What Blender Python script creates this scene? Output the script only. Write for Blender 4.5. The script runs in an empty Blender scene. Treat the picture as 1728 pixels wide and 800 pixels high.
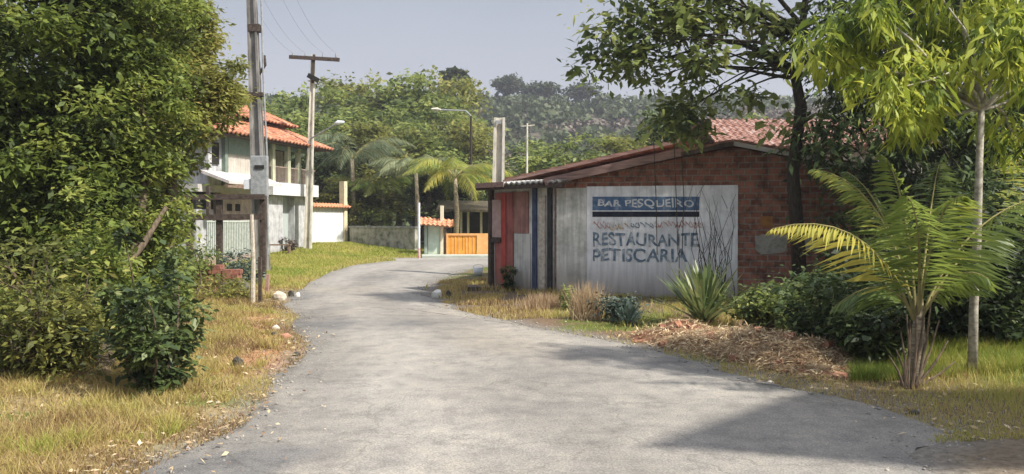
import bpy, math, random
import numpy as np
from mathutils import Vector, Matrix

# ------------------------------------------------------------------ camera, sky, sun, exposure
S = bpy.context.scene
COL = S.collection
F, CX, CY, HC, HOR = 1400.0, 864.0, 400.0, 1.75, 372.0
TH = math.atan((CY - HOR) / F)
cam_d = bpy.data.cameras.new('camera'); cam = bpy.data.objects.new('camera', cam_d); COL.objects.link(cam)
cam.location = (0, 0, HC); cam.rotation_euler = (math.pi / 2 - TH, 0, 0)
cam_d.sensor_width = 36; cam_d.lens = F / 1728 * 36; cam_d.clip_start = 0.05; cam_d.clip_end = 3000
cam_d.dof.use_dof = False
S.camera = cam
S.view_settings.view_transform = 'Standard'; S.view_settings.look = 'None'
S.view_settings.exposure = 1.2; S.view_settings.gamma = 1
S.view_settings.use_curve_mapping = False
S.render.film_transparent = False
try:
    S.cycles.use_denoising = True
    S.cycles.max_bounces = 7; S.cycles.diffuse_bounces = 3; S.cycles.transmission_bounces = 4
    S.cycles.volume_bounces = 0; S.cycles.transparent_max_bounces = 6
except Exception:
    pass

SUN_EL = math.radians(49)
SDIR = Vector((0.86, -0.51, 0)).normalized()          # horizontal direction towards the sun
sun_vec = Vector((SDIR.x * math.cos(SUN_EL), SDIR.y * math.cos(SUN_EL), math.sin(SUN_EL)))
sd = bpy.data.lights.new('sun', 'SUN'); so = bpy.data.objects.new('sun', sd); COL.objects.link(so)
sd.energy = 3.5; sd.angle = math.radians(2.0); sd.color = (1.0, 0.95, 0.87)
so.rotation_euler = sun_vec.to_track_quat('Z', 'Y').to_euler()

W = bpy.data.worlds.new('World'); S.world = W; W.use_nodes = True
nt = W.node_tree; nt.nodes.clear()
wo = nt.nodes.new('ShaderNodeOutputWorld'); bg = nt.nodes.new('ShaderNodeBackground')
sky = nt.nodes.new('ShaderNodeTexSky'); sky.sky_type = 'NISHITA'; sky.sun_disc = False
sky.sun_elevation = SUN_EL; sky.sun_rotation = math.atan2(SDIR.x, SDIR.y)
sky.air_density = 1.3; sky.dust_density = 3.0
bg.inputs['Strength'].default_value = 0.092
tc = nt.nodes.new('ShaderNodeTexCoord'); mp = nt.nodes.new('ShaderNodeMapping')
mp.inputs['Scale'].default_value = (1.2, 1.2, 4.0)
nz = nt.nodes.new('ShaderNodeTexNoise'); nz.inputs['Scale'].default_value = 1.6; nz.inputs['Detail'].default_value = 4
cr = nt.nodes.new('ShaderNodeValToRGB')
cr.color_ramp.elements[0].position = 0.3; cr.color_ramp.elements[0].color = (1.68, 1.80, 2.14, 1)
cr.color_ramp.elements[1].position = 0.72; cr.color_ramp.elements[1].color = (2.2, 2.3, 2.62, 1)
mx = nt.nodes.new('ShaderNodeMixRGB'); mx.inputs['Fac'].default_value = 0.86
# lighter and a little warmer air towards the horizon
sx = nt.nodes.new('ShaderNodeSeparateXYZ'); mr = nt.nodes.new('ShaderNodeMapRange')
mr.inputs['From Min'].default_value = 0.08; mr.inputs['From Max'].default_value = 0.30
mr.inputs['To Min'].default_value = 0.75; mr.inputs['To Max'].default_value = 0.0
mx2 = nt.nodes.new('ShaderNodeMixRGB'); mx2.inputs['Color2'].default_value = (2.75, 2.8, 3.15, 1)
L = nt.links
L.new(tc.outputs['Generated'], mp.inputs['Vector']); L.new(mp.outputs[0], nz.inputs['Vector'])
L.new(nz.outputs['Fac'], cr.inputs['Fac']); L.new(sky.outputs[0], mx.inputs['Color1']); L.new(cr.outputs[0], mx.inputs['Color2'])
L.new(tc.outputs['Generated'], sx.inputs[0]); L.new(sx.outputs['Z'], mr.inputs['Value'])
L.new(mx.outputs[0], mx2.inputs['Color1']); L.new(mr.outputs[0], mx2.inputs['Fac'])
mr3 = nt.nodes.new('ShaderNodeMapRange'); mr3.interpolation_type = 'SMOOTHSTEP'      # thin cloud, brightened above the view as added fill light
mr3.inputs['From Min'].default_value = 0.27; mr3.inputs['From Max'].default_value = 0.75
mr3.inputs['To Min'].default_value = 1.0; mr3.inputs['To Max'].default_value = 2.6
vmul = nt.nodes.new('ShaderNodeVectorMath'); vmul.operation = 'SCALE'
L.new(sx.outputs['Z'], mr3.inputs['Value']); L.new(mx2.outputs[0], vmul.inputs[0]); L.new(mr3.outputs[0], vmul.inputs['Scale'])
L.new(vmul.outputs[0], bg.inputs['Color']); L.new(bg.outputs[0], wo.inputs['Surface'])

# ------------------------------------------------------------------ helpers: positions
def ray(px, py):
    u = (px - CX) / F; v = (CY - py) / F
    return Vector((u, math.cos(TH) + v * math.sin(TH), -math.sin(TH) + v * math.cos(TH)))
def P(px, py, Y):
    d = ray(px, py); k = Y / d.y
    return Vector((d.x * k, Y, HC + d.z * k))
def G0(px, py, z=0.0):
    d = ray(px, py); k = (z - HC) / d.z
    return Vector((d.x * k, d.y * k, z))
def zat(py, Y): return P(CX, py, Y).z
def xat(px, Y): return P(px, CY, Y).x
def on_line(px, p0, d):                                    # distance along a ground line that meets a sight line
    u = (px - CX) / F
    return (u * p0[1] - p0[0]) / (d[0] - u * d[1])

def smooth(a, b, x):
    t = np.clip((x - a) / (b - a), 0, 1); return t * t * (3 - 2 * t)
_rs = np.random.RandomState(5)
_tab = _rs.rand(64, 64)
def vnoise(x, y):
    x = np.asarray(x, float); y = np.asarray(y, float)
    xi = np.floor(x).astype(int); yi = np.floor(y).astype(int); fx = x - xi; fy = y - yi
    fx = fx * fx * (3 - 2 * fx); fy = fy * fy * (3 - 2 * fy)
    a = _tab[xi % 64, yi % 64]; b = _tab[(xi + 1) % 64, yi % 64]; c = _tab[xi % 64, (yi + 1) % 64]; d = _tab[(xi + 1) % 64, (yi + 1) % 64]
    return (a * (1 - fx) + b * fx) * (1 - fy) + (c * (1 - fx) + d * fx) * fy
def fbm(x, y): return (vnoise(x, y) + .5 * vnoise(x * 2.1 + 7, y * 2.1) + .25 * vnoise(x * 4.3, y * 4.3 + 3)) / 1.75

# ------------------------------------------------------------------ helpers: objects
def link(o): COL.objects.link(o); return o
def tag(o, label=None, cat=None, group=None, kind=None):
    if label: o['label'] = label
    if cat: o['category'] = cat
    if group: o['group'] = group
    if kind: o['kind'] = kind
    return o
def thing(name, label, cat, loc=(0, 0, 0), rz=0, group=None):
    o = bpy.data.objects.new(name, None); o.empty_display_size = .2; link(o)
    o.location = loc; o.rotation_euler = (0, 0, rz)
    return tag(o, label, cat, group)

def mesh_np(name, V, Fc, mat, parent=None, tint=None, color=None, smooth_=False):
    V = np.asarray(V, dtype=np.float32).reshape(-1, 3); Fc = np.asarray(Fc, dtype=np.int32)
    k = Fc.shape[1]
    me = bpy.data.meshes.new(name)
    me.vertices.add(len(V)); me.vertices.foreach_set('co', V.ravel())
    me.loops.add(Fc.size); me.loops.foreach_set('vertex_index', Fc.ravel())
    me.polygons.add(len(Fc)); me.polygons.foreach_set('loop_start', np.arange(0, Fc.size, k, dtype=np.int32))
    me.polygons.foreach_set('loop_total', np.full(len(Fc), k, dtype=np.int32))
    me.update(calc_edges=True)
    if smooth_: me.polygons.foreach_set('use_smooth', np.ones(len(Fc), dtype=bool))
    if tint is not None:
        a = me.attributes.new('tint', 'FLOAT', 'POINT'); a.data.foreach_set('value', np.asarray(tint, dtype=np.float32).ravel())
    if color is not None:
        c = np.ones((len(V), 4), dtype=np.float32); c[:, :3] = color
        a = me.attributes.new('albedo', 'FLOAT_COLOR', 'POINT'); a.data.foreach_set('color', c.ravel())
    me.materials.append(mat)
    o = bpy.data.objects.new(name, me); link(o)
    if parent: o.parent = parent
    return o

class MB:
    def __init__(s): s.v = []; s.f = []
    def add(s, v, f):
        n = len(s.v); s.v += [tuple(p) for p in v]; s.f += [tuple(i + n for i in q) for q in f]; return s
    def box(s, a, b, M=None, jit=0):
        (x0, y0, z0), (x1, y1, z1) = a, b
        v = [Vector(p) for p in ((x0,y0,z0),(x1,y0,z0),(x1,y1,z0),(x0,y1,z0),(x0,y0,z1),(x1,y0,z1),(x1,y1,z1),(x0,y1,z1))]
        if jit: v = [p + Vector((random.uniform(-jit, jit), random.uniform(-jit, jit), random.uniform(-jit, jit))) for p in v]
        if M: v = [M @ p for p in v]
        return s.add(v, ((3,2,1,0),(4,5,6,7),(0,1,5,4),(1,2,6,5),(2,3,7,6),(3,0,4,7)))
    def beam(s, a, b, w, h):                                # a bar with rectangular section
        a = Vector(a); b = Vector(b); d = (b - a); n = d.normalized()
        up = Vector((0, 0, 1)) if abs(n.z) < .95 else Vector((0, 1, 0))
        sx_ = n.cross(up).normalized(); sz = sx_.cross(n).normalized()
        v = []
        for p in (a, b):
            for (i, j) in ((-1,-1),(1,-1),(1,1),(-1,1)): v.append(p + sx_ * i * w / 2 + sz * j * h / 2)
        return s.add(v, ((3,2,1,0),(4,5,6,7),(0,1,5,4),(1,2,6,5),(2,3,7,6),(3,0,4,7)))
    def tube(s, pts, rad, n=8, cap=True):
        pts = [Vector(p) for p in pts]
        if not hasattr(rad, '__len__'): rad = [rad] * len(pts)
        v = []; f = []; pn = None
        for i, p in enumerate(pts):
            d = (pts[min(i + 1, len(pts) - 1)] - pts[max(i - 1, 0)]).normalized()
            if pn is None:
                up = Vector((1, 0, 0)) if abs(d.x) < .8 else Vector((0, 1, 0)); pn = d.cross(up).normalized()
            pn = (pn - d * pn.dot(d)).normalized(); q = d.cross(pn)
            for k in range(n):
                a = 2 * math.pi * k / n
                v.append(p + (pn * math.cos(a) + q * math.sin(a)) * rad[i])
        for i in range(len(pts) - 1):
            for k in range(n):
                k2 = (k + 1) % n
                f.append((i * n + k, i * n + k2, (i + 1) * n + k2, (i + 1) * n + k))
        if cap: f.append(tuple(range(n))[::-1]); f.append(tuple((len(pts) - 1) * n + k for k in range(n)))
        return s.add(v, f)
    def prism(s, poly, off):                                # polygon (list of 3d points) extruded by a vector
        n = len(poly); off = Vector(off)
        v = [Vector(p) for p in poly] + [Vector(p) + off for p in poly]
        f = [tuple(range(n))[::-1], tuple(range(n, 2 * n))] + [(i, (i + 1) % n, n + (i + 1) % n, n + i) for i in range(n)]
        return s.add(v, f)
    def build(s, name, mat, parent=None, smooth_=False, bevel=0):
        me = bpy.data.meshes.new(name); me.from_pydata([tuple(p) for p in s.v], [], s.f); me.update()
        import bmesh as bm_
        b = bm_.new(); b.from_mesh(me); bm_.ops.recalc_face_normals(b, faces=b.faces); b.to_mesh(me); b.free()
        if smooth_:
            for p in me.polygons: p.use_smooth = True
        me.materials.append(mat)
        o = bpy.data.objects.new(name, me); link(o)
        if parent: o.parent = parent
        if bevel:
            m = o.modifiers.new('b', 'BEVEL'); m.width = bevel; m.segments = 2; m.limit_method = 'ANGLE'
        return o

# ------------------------------------------------------------------ helpers: materials
def M_(name):
    m = bpy.data.materials.new(name); m.use_nodes = True; n = m.node_tree
    return m, n, n.nodes['Principled BSDF']
def ramp(n, els):
    r = n.nodes.new('ShaderNodeValToRGB'); e = r.color_ramp
    while len(e.elements) < len(els): e.elements.new(.5)
    for q, (p, c) in zip(e.elements, els): q.position = p; q.color = (*c, 1)
    return r
def noise_mat(name, c1, c2, scale=5, rough=.9, bump=.3, detail=6, c3=None, spec=.2, stretch=(1, 1, 1), lo=.35, hi=.65, bdist=.01):
    m, n, b = M_(name)
    t = n.nodes.new('ShaderNodeTexCoord'); mp_ = n.nodes.new('ShaderNodeMapping'); mp_.inputs['Scale'].default_value = stretch
    a = n.nodes.new('ShaderNodeTexNoise'); a.inputs['Scale'].default_value = scale; a.inputs['Detail'].default_value = detail; a.inputs['Roughness'].default_value = .65
    els = [(lo, c1), (hi, c2)] if c3 is None else [(lo, c1), ((lo + hi) / 2, c2), (hi, c3)]
    r = ramp(n, els)
    n.links.new(t.outputs['Object'], mp_.inputs[0]); n.links.new(mp_.outputs[0], a.inputs['Vector'])
    n.links.new(a.outputs['Fac'], r.inputs['Fac']); n.links.new(r.outputs[0], b.inputs['Base Color'])
    b.inputs['Roughness'].default_value = rough; b.inputs['Specular IOR Level'].default_value = spec
    if bump:
        bn = n.nodes.new('ShaderNodeBump'); bn.inputs['Strength'].default_value = bump; bn.inputs['Distance'].default_value = bdist
        n.links.new(a.outputs['Fac'], bn.inputs['Height']); n.links.new(bn.outputs[0], b.inputs['Normal'])
    return m
def leaf_mat(name, cols, trans=.35, rough=.55, spec=.25):
    m, n, b = M_(name)
    at = n.nodes.new('ShaderNodeAttribute'); at.attribute_name = 'tint'
    k = len(cols); r = ramp(n, [(i / (k - 1), c) for i, c in enumerate(cols)])
    n.links.new(at.outputs['Fac'], r.inputs['Fac'])
    n.links.new(r.outputs[0], b.inputs['Base Color'])
    b.inputs['Roughness'].default_value = rough; b.inputs['Specular IOR Level'].default_value = spec
    tr = n.nodes.new('ShaderNodeBsdfTranslucent'); ms = n.nodes.new('ShaderNodeMixShader'); ms.inputs[0].default_value = trans
    hs = n.nodes.new('ShaderNodeHueSaturation'); hs.inputs['Value'].default_value = 1.5; hs.inputs['Hue'].default_value = .485
    n.links.new(r.outputs[0], hs.inputs['Color']); n.links.new(hs.outputs[0], tr.inputs['Color'])
    o = n.nodes['Material Output']
    n.links.new(b.outputs[0], ms.inputs[1]); n.links.new(tr.outputs[0], ms.inputs[2]); n.links.new(ms.outputs[0], o.inputs['Surface'])
    return m
def plaster(name, base, dirty, low=.5, scale=3, streak=True, bump=.25):
    """painted render with blotches, rain streaks and splash-up dirt near its foot"""
    m, n, b = M_(name)
    t = n.nodes.new('ShaderNodeTexCoord')
    a = n.nodes.new('ShaderNodeTexNoise'); a.inputs['Scale'].default_value = scale; a.inputs['Detail'].default_value = 7; a.inputs['Roughness'].default_value = .7
    r = ramp(n, [(.38, dirty), (.58, base)])
    mp_ = n.nodes.new('ShaderNodeMapping'); mp_.inputs['Scale'].default_value = (9, 9, .7)
    s_ = n.nodes.new('ShaderNodeTexNoise'); s_.inputs['Scale'].default_value = 1.5; s_.inputs['Detail'].default_value = 4
    rs = ramp(n, [(.42, tuple(.62 * c for c in dirty)), (.55, (1, 1, 1))])
    mu = n.nodes.new('ShaderNodeMixRGB'); mu.blend_type = 'MULTIPLY'; mu.inputs[0].default_value = .28 if streak else 0
    n.links.new(t.outputs['Object'], a.inputs['Vector']); n.links.new(a.outputs['Fac'], r.inputs['Fac'])
    n.links.new(t.outputs['Object'], mp_.inputs[0]); n.links.new(mp_.outputs[0], s_.inputs['Vector']); n.links.new(s_.outputs['Fac'], rs.inputs['Fac'])
    n.links.new(r.outputs[0], mu.inputs[1]); n.links.new(rs.outputs[0], mu.inputs[2])
    sp = n.nodes.new('ShaderNodeSeparateXYZ'); n.links.new(t.outputs['Object'], sp.inputs[0])
    ad = n.nodes.new('ShaderNodeMath'); ad.operation = 'MULTIPLY_ADD'; ad.inputs[1].default_value = .9; n.links.new(a.outputs['Fac'], ad.inputs[0])
    ne = n.nodes.new('ShaderNodeMath'); ne.operation = 'MULTIPLY'; ne.inputs[1].default_value = -1; n.links.new(sp.outputs['Z'], ne.inputs[0]); n.links.new(ne.outputs[0], ad.inputs[2])
    mr_ = n.nodes.new('ShaderNodeMapRange'); mr_.inputs['From Min'].default_value = -low + .3; mr_.inputs['From Max'].default_value = .35; mr_.inputs['To Max'].default_value = .75
    n.links.new(ad.outputs[0], mr_.inputs['Value'])
    m2 = n.nodes.new('ShaderNodeMixRGB'); m2.inputs['Color2'].default_value = (.16, .12, .085, 1)
    n.links.new(mr_.outputs[0], m2.inputs['Fac']); n.links.new(mu.outputs[0], m2.inputs['Color1'])
    n.links.new(m2.outputs[0], b.inputs['Base Color'])
    b.inputs['Roughness'].default_value = .9; b.inputs['Specular IOR Level'].default_value = .15
    bn = n.nodes.new('ShaderNodeBump'); bn.inputs['Strength'].default_value = bump; bn.inputs['Distance'].default_value = .01
    n.links.new(a.outputs['Fac'], bn.inputs['Height']); n.links.new(bn.outputs[0], b.inputs['Normal'])
    return m
def attr_mat(name, fine=18, rough=.95, amp=.55, bump=.5, bdist=.03):
    """surface whose own colour is stored per vertex, broken up by fine grain"""
    m, n, b = M_(name)
    at = n.nodes.new('ShaderNodeAttribute'); at.attribute_name = 'albedo'
    t = n.nodes.new('ShaderNodeTexCoord')
    a = n.nodes.new('ShaderNodeTexNoise'); a.inputs['Scale'].default_value = fine; a.inputs['Detail'].default_value = 8; a.inputs['Roughness'].default_value = .75
    r = ramp(n, [(.3, (1 - amp,) * 3), (.7, (1 + amp * .7,) * 3)])
    mu = n.nodes.new('ShaderNodeMixRGB'); mu.blend_type = 'MULTIPLY'; mu.inputs[0].default_value = 1
    n.links.new(t.outputs['Object'], a.inputs['Vector']); n.links.new(a.outputs['Fac'], r.inputs['Fac'])
    n.links.new(at.outputs['Color'], mu.inputs[1]); n.links.new(r.outputs[0], mu.inputs[2]); n.links.new(mu.outputs[0], b.inputs['Base Color'])
    b.inputs['Roughness'].default_value = rough; b.inputs['Specular IOR Level'].default_value = .1
    bn = n.nodes.new('ShaderNodeBump'); bn.inputs['Strength'].default_value = bump; bn.inputs['Distance'].default_value = bdist
    n.links.new(a.outputs['Fac'], bn.inputs['Height']); n.links.new(bn.outputs[0], b.inputs['Normal'])
    return m
def brick_mat(name, c1, c2, mortar, sc=1.0, bw=.24, bh=.13, ms=.016):
    m, n, b = M_(name)
    t = n.nodes.new('ShaderNodeTexCoord'); sp = n.nodes.new('ShaderNodeSeparateXYZ'); cb = n.nodes.new('ShaderNodeCombineXYZ')
    n.links.new(t.outputs['Object'], sp.inputs[0])
    ad = n.nodes.new('ShaderNodeMath'); ad.operation = 'ADD'; n.links.new(sp.outputs['X'], ad.inputs[0]); n.links.new(sp.outputs['Y'], ad.inputs[1])
    n.links.new(ad.outputs[0], cb.inputs['X']); n.links.new(sp.outputs['Z'], cb.inputs['Y'])
    nz_ = n.nodes.new('ShaderNodeTexNoise'); nz_.inputs['Scale'].default_value = 3.5; nz_.inputs['Detail'].default_value = 6; nz_.inputs['Roughness'].default_value = .7
    n.links.new(t.outputs['Object'], nz_.inputs['Vector'])
    vm = n.nodes.new('ShaderNodeVectorMath'); vm.operation = 'MULTIPLY_ADD'; vm.inputs[1].default_value = (.03, .03, 0)
    n.links.new(nz_.outputs['Color'], vm.inputs[0]); n.links.new(cb.outputs[0], vm.inputs[2])
    bt = n.nodes.new('ShaderNodeTexBrick'); bt.inputs['Scale'].default_value = sc
    bt.inputs['Brick Width'].default_value = bw; bt.inputs['Row Height'].default_value = bh; bt.inputs['Mortar Size'].default_value = ms
    bt.inputs['Color1'].default_value = (*c1, 1); bt.inputs['Color2'].default_value = (*c2, 1); bt.inputs['Mortar'].default_value = (*mortar, 1)
    bt.inputs['Mortar Smooth'].default_value = .3
    n.links.new(vm.outputs[0], bt.inputs['Vector'])
    r = ramp(n, [(.36, (.35, .33, .33)), (.52, (1, 1, 1)), (.72, (1.35, 1.25, 1.2))])
    n.links.new(nz_.outputs['Fac'], r.inputs['Fac'])
    mu = n.nodes.new('ShaderNodeMixRGB'); mu.blend_type = 'MULTIPLY'; mu.inputs[0].default_value = 1
    n.links.new(bt.outputs['Color'], mu.inputs[1]); n.links.new(r.outputs[0], mu.inputs[2]); n.links.new(mu.outputs[0], b.inputs['Base Color'])
    b.inputs['Roughness'].default_value = .95; b.inputs['Specular IOR Level'].default_value = .1
    bn = n.nodes.new('ShaderNodeBump'); bn.inputs['Strength'].default_value = .8; bn.inputs['Distance'].default_value = .02; bn.invert = True
    n.links.new(bt.outputs['Fac'], bn.inputs['Height']); n.links.new(bn.outputs[0], b.inputs['Normal'])
    return m

bark = noise_mat('bark_brown', (.06, .045, .03), (.17, .13, .09), 9, stretch=(3, 3, .6), bump=.8, bdist=.02)
bark_dark = noise_mat('bark_dark', (.02, .017, .013), (.07, .055, .04), 9, stretch=(3, 3, .6), bump=.8, bdist=.02)
bark_pale = noise_mat('bark_pale', (.2, .18, .14), (.5, .46, .38), 7, stretch=(2, 2, 2.5), bump=.5)
palm_bark = noise_mat('palm_bark', (.13, .1, .065), (.34, .29, .2), 10, stretch=(.6, .6, 4), bump=.8, bdist=.02)
lf_left = leaf_mat('leaf_mid_green', [(.035, .05, .014), (.08, .115, .024), (.15, .20, .04), (.27, .30, .07)], trans=.42)
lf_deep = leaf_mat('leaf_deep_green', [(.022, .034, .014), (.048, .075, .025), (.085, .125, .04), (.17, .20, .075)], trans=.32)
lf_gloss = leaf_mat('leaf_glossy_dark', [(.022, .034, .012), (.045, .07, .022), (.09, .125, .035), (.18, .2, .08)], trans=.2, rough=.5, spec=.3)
lf_yel = leaf_mat('leaf_yellow_green', [(.04, .065, .015), (.085, .13, .02), (.17, .23, .028), (.36, .40, .06)], trans=.4)
lf_wood = leaf_mat('leaf_woodland', [(.055, .08, .028), (.105, .145, .04), (.19, .235, .06), (.29, .32, .10)], trans=.42)
lf_oliv = leaf_mat('leaf_olive', [(.075, .085, .028), (.145, .16, .04), (.24, .25, .06), (.36, .33, .10)], trans=.42)
lf_hill = leaf_mat('leaf_hill', [(.04, .05, .024), (.055, .07, .03), (.075, .095, .038), (.1, .11, .05)], trans=.2)
lf_scrub = leaf_mat('leaf_dry_scrub', [(.08, .058, .05), (.115, .088, .072), (.15, .122, .095), (.13, .13, .07)], trans=.1)
lf_dry = leaf_mat('straw_and_dead_leaves', [(.12, .065, .04), (.28, .18, .10), (.50, .39, .23), (.66, .56, .38)], trans=.2, rough=.8)
lf_palm = leaf_mat('palm_leaflet', [(.045, .07, .018), (.09, .135, .028), (.17, .225, .045), (.42, .38, .07)], trans=.45, rough=.45, spec=.35)
lf_palmgrey = leaf_mat('palm_leaflet_grey', [(.05, .07, .04), (.09, .12, .065), (.16, .19, .10), (.28, .3, .16)], trans=.4)
lf_grass = leaf_mat('grass_blades', [(.14, .085, .04), (.40, .30, .13), (.40, .35, .11), (.25, .29, .05), (.12, .18, .03)], trans=.35)
lf_blue = leaf_mat('leaf_blue_green', [(.03, .05, .04), (.06, .085, .068), (.1, .13, .1), (.17, .2, .15)], trans=.15)
lf_yucca = leaf_mat('leaf_sword', [(.03, .055, .02), (.07, .11, .035), (.15, .19, .07), (.3, .3, .12)], trans=.2, rough=.4, spec=.4)
concrete = noise_mat('weathered_concrete', (.13, .13, .125), (.25, .25, .24), 5, c3=(.34, .34, .32), stretch=(1, 1, .5), bump=.4)
concrete_pale = noise_mat('pale_concrete', (.33, .31, .25), (.52, .49, .41), 6, c3=(.6, .57, .5), stretch=(1, 1, .4), bump=.4)
metal_grey = noise_mat('galvanised_metal', (.18, .19, .19), (.32, .33, .33), 8, rough=.55, bump=.1, spec=.5)
dark_wood = noise_mat('dark_weathered_wood', (.03, .022, .018), (.10, .075, .06), 12, stretch=(1, 1, 1), bump=.5)
brown_wood = noise_mat('brown_wood', (.10, .065, .045), (.24, .17, .12), 12, bump=.5)
pale_wood = noise_mat('bleached_wood', (.3, .26, .2), (.55, .5, .42), 14, bump=.4)
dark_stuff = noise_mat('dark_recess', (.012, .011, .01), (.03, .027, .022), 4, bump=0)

# ------------------------------------------------------------------ road outline and ground height
LE_px = [(220, 800), (330, 745), (400, 700), (458, 650), (492, 605), (500, 562), (484, 530), (480, 507), (508, 482), (558, 457), (620, 444), (668, 440)]
RE_px = [(1590, 800), (1640, 742), (1500, 692), (1350, 655), (1200, 617), (1080, 587), (960, 562), (850, 541), (765, 516), (722, 497), (727, 482), (762, 464), (806, 452)]
LE = [G0(*p).xy for p in LE_px]; RE = [G0(*p).xy for p in RE_px]
LE = [Vector((-2.9, -12)), Vector((-2.75, -3)), Vector((-2.62, 3.2))] + LE
RE = [Vector((9.5, -12)), Vector((8.0, -3)), Vector((4.6, 3.2))] + RE
# the road leaves to the left behind the white wall and to the right past the orange gate
LE += [Vector((-6.6, 37.6)), Vector((-5.2, 38.6)), Vector((2, 39.3)), Vector((22, 41))]
RE += [Vector((0.5, 32.3)), Vector((8, 34.5)), Vector((22, 36.5))]
def resample(pl, n):
    pl = [Vector(p) for p in pl]; 
    # Catmull-Rom densify
    out = []
    for i in range(len(pl) - 1):
        p0 = pl[max(i - 1, 0)]; p1 = pl[i]; p2 = pl[i + 1]; p3 = pl[min(i + 2, len(pl) - 1)]
        for k in range(8):
            t = k / 8
            out.append(.5 * ((2 * p1) + (p2 - p0) * t + (2 * p0 - 5 * p1 + 4 * p2 - p3) * t * t + (3 * p1 - p0 - 3 * p2 + p3) * t ** 3))
    out.append(pl[-1])
    d = [0]
    for i in range(1, len(out)): d.append(d[-1] + (out[i] - out[i - 1]).length)
    s = np.linspace(0, d[-1], n)
    return np.stack([np.interp(s, d, [p.x for p in out]), np.interp(s, d, [p.y for p in out])], 1)
NS = 420
LEc = resample(LE, NS); REc = resample(RE, NS)
rng0 = np.random.RandomState(3)
def jitter(c, amp, seed):
    s = np.arange(len(c)); j = (vnoise(s * .55 + seed, s * 0 + seed) - .5) * 2 * amp + (vnoise(s * .17 + seed, s * 0 + 9) - .5) * 2 * amp * 1.3
    t = np.gradient(c, axis=0); t /= np.linalg.norm(t, axis=1)[:, None] + 1e-9
    return c + np.stack([-t[:, 1], t[:, 0]], 1) * j[:, None]
LEc = jitter(LEc, .07, 3); REc = jitter(REc, .08, 11)
POLY = np.concatenate([LEc, REc[::-1]])
def inside(x, y):
    x = np.asarray(x, float); y = np.asarray(y, float); r = np.zeros(x.shape, bool)
    a = POLY; b = np.roll(POLY, -1, 0)
    for (x1, y1), (x2, y2) in zip(a, b):
        if y1 == y2: continue
        c = ((y1 > y) != (y2 > y)) & (x < (x2 - x1) * (y - y1) / (y2 - y1) + x1)
        r ^= c
    return r
def edge_dist(x, y, lines=None):
    x = np.asarray(x, float); y = np.asarray(y, float); d = np.full(x.shape, 1e9)
    for c in (lines or (LEc, REc)):
        q = c[::3]
        for p1, p2 in zip(q[:-1], q[1:]):
            v = p2 - p1; l2 = max(v @ v, 1e-9)
            t = np.clip(((x - p1[0]) * v[0] + (y - p1[1]) * v[1]) / l2, 0, 1)
            d = np.minimum(d, np.hypot(x - p1[0] - t * v[0], y - p1[1] - t * v[1]))
    return d
def height(x, y):
    x = np.atleast_1d(np.asarray(x, float)); y = np.atleast_1d(np.asarray(y, float))
    ins = inside(x, y); d = edge_dist(x, y); sdv = np.where(ins, -d, d)
    z = -.05 + .05 * smooth(-.4, .0, sdv) + .03 * smooth(0, .4, sdv)
    z = z + .10 * smooth(.3, 2.5, sdv) * (fbm(x * .6, y * .6) + .25)
    z = z + .05 * (fbm(x * 2.3, y * 2.3) - .5) * smooth(.1, 1, sdv)
    # low grassy bank by the left bend, in front of the white garden wall
    z = z + .42 * np.exp(-(((x + 10) / 4.0) ** 2 + ((y - 44.5) / 6.0) ** 2)) * smooth(0, 3, sdv)
    z = z + .05 * smooth(.4, 3, sdv) * np.exp(-(((x - 6) / 3.5) ** 2 + ((y - 11) / 3.0) ** 2))
    return z
def H(x, y): return float(height(x, y)[0])
def G(px, py):
    p = G0(px, py)
    for _ in range(4):
        p = G0(px, py, min(H(p.x, p.y), 1.0))
    return p

# ------------------------------------------------------------------ ground sheet
def axis(lo, hi, fine, lo_f, hi_f, g=1.13):
    a = list(np.arange(lo_f, hi_f, fine)); s = fine; v = a[-1]
    while v < hi: s *= g; v += s; a.append(v)
    s = fine; v = a[0]; pre = []
    while v > lo: s *= g; v -= s; pre.append(v)
    return np.array(pre[::-1] + a)
gx = axis(-700, 700, .11, -8, 8); gy = axis(-60, 900, .11, 4.5, 22, 1.06)
GX, GY = np.meshgrid(gx, gy); X = GX.ravel(); Y = GY.ravel()
Z = height(X, Y)
nx = len(gx); ny = len(gy)
idx = np.arange(nx * ny).reshape(ny, nx)
Fg = np.stack([idx[:-1, :-1].ravel(), idx[:-1, 1:].ravel(), idx[1:, 1:].ravel(), idx[1:, :-1].ravel()], 1)
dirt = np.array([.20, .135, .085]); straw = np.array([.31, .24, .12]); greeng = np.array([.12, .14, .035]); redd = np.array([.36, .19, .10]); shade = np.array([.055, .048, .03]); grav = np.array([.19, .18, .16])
dL = edge_dist(X, Y, (LEc,)); dR = edge_dist(X, Y, (REc,)); dd = np.minimum(dL, dR)
n1 = fbm(X * .9, Y * .9)[:, None]; n2 = fbm(X * 2.7 + 5, Y * 2.7)[:, None]
left = (dL < dR)[:, None]
c = straw * (.55 + .5 * n2) * (1 - smooth(.45, .62, n1)) + greeng * smooth(.45, .62, n1)
c = np.where(left, c, dirt * .75 * (1 - smooth(.4, .6, n1)) + greeng * .8 * smooth(.4, .6, n1))
far_l = left * smooth(20, 27, Y)[:, None]; c = c * (1 - far_l) + np.array([.27, .28, .06]) * (.8 + .4 * n2) * far_l
sp_ = (1 - left) * (smooth(14, 15.5, Y) * smooth(26, 23, Y))[:, None] * smooth(.3, .5, n1 + .1); c = c * (1 - sp_) + np.array([.15, .11, .07]) * (.7 + .5 * n2) * sp_
rb = (1 - left) * (smooth(1.9, .9, dR) * smooth(10.5, 9, Y))[:, None]; c = c * (1 - rb) + np.array([.19, .15, .105]) * (.7 + .5 * n2) * rb
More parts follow.
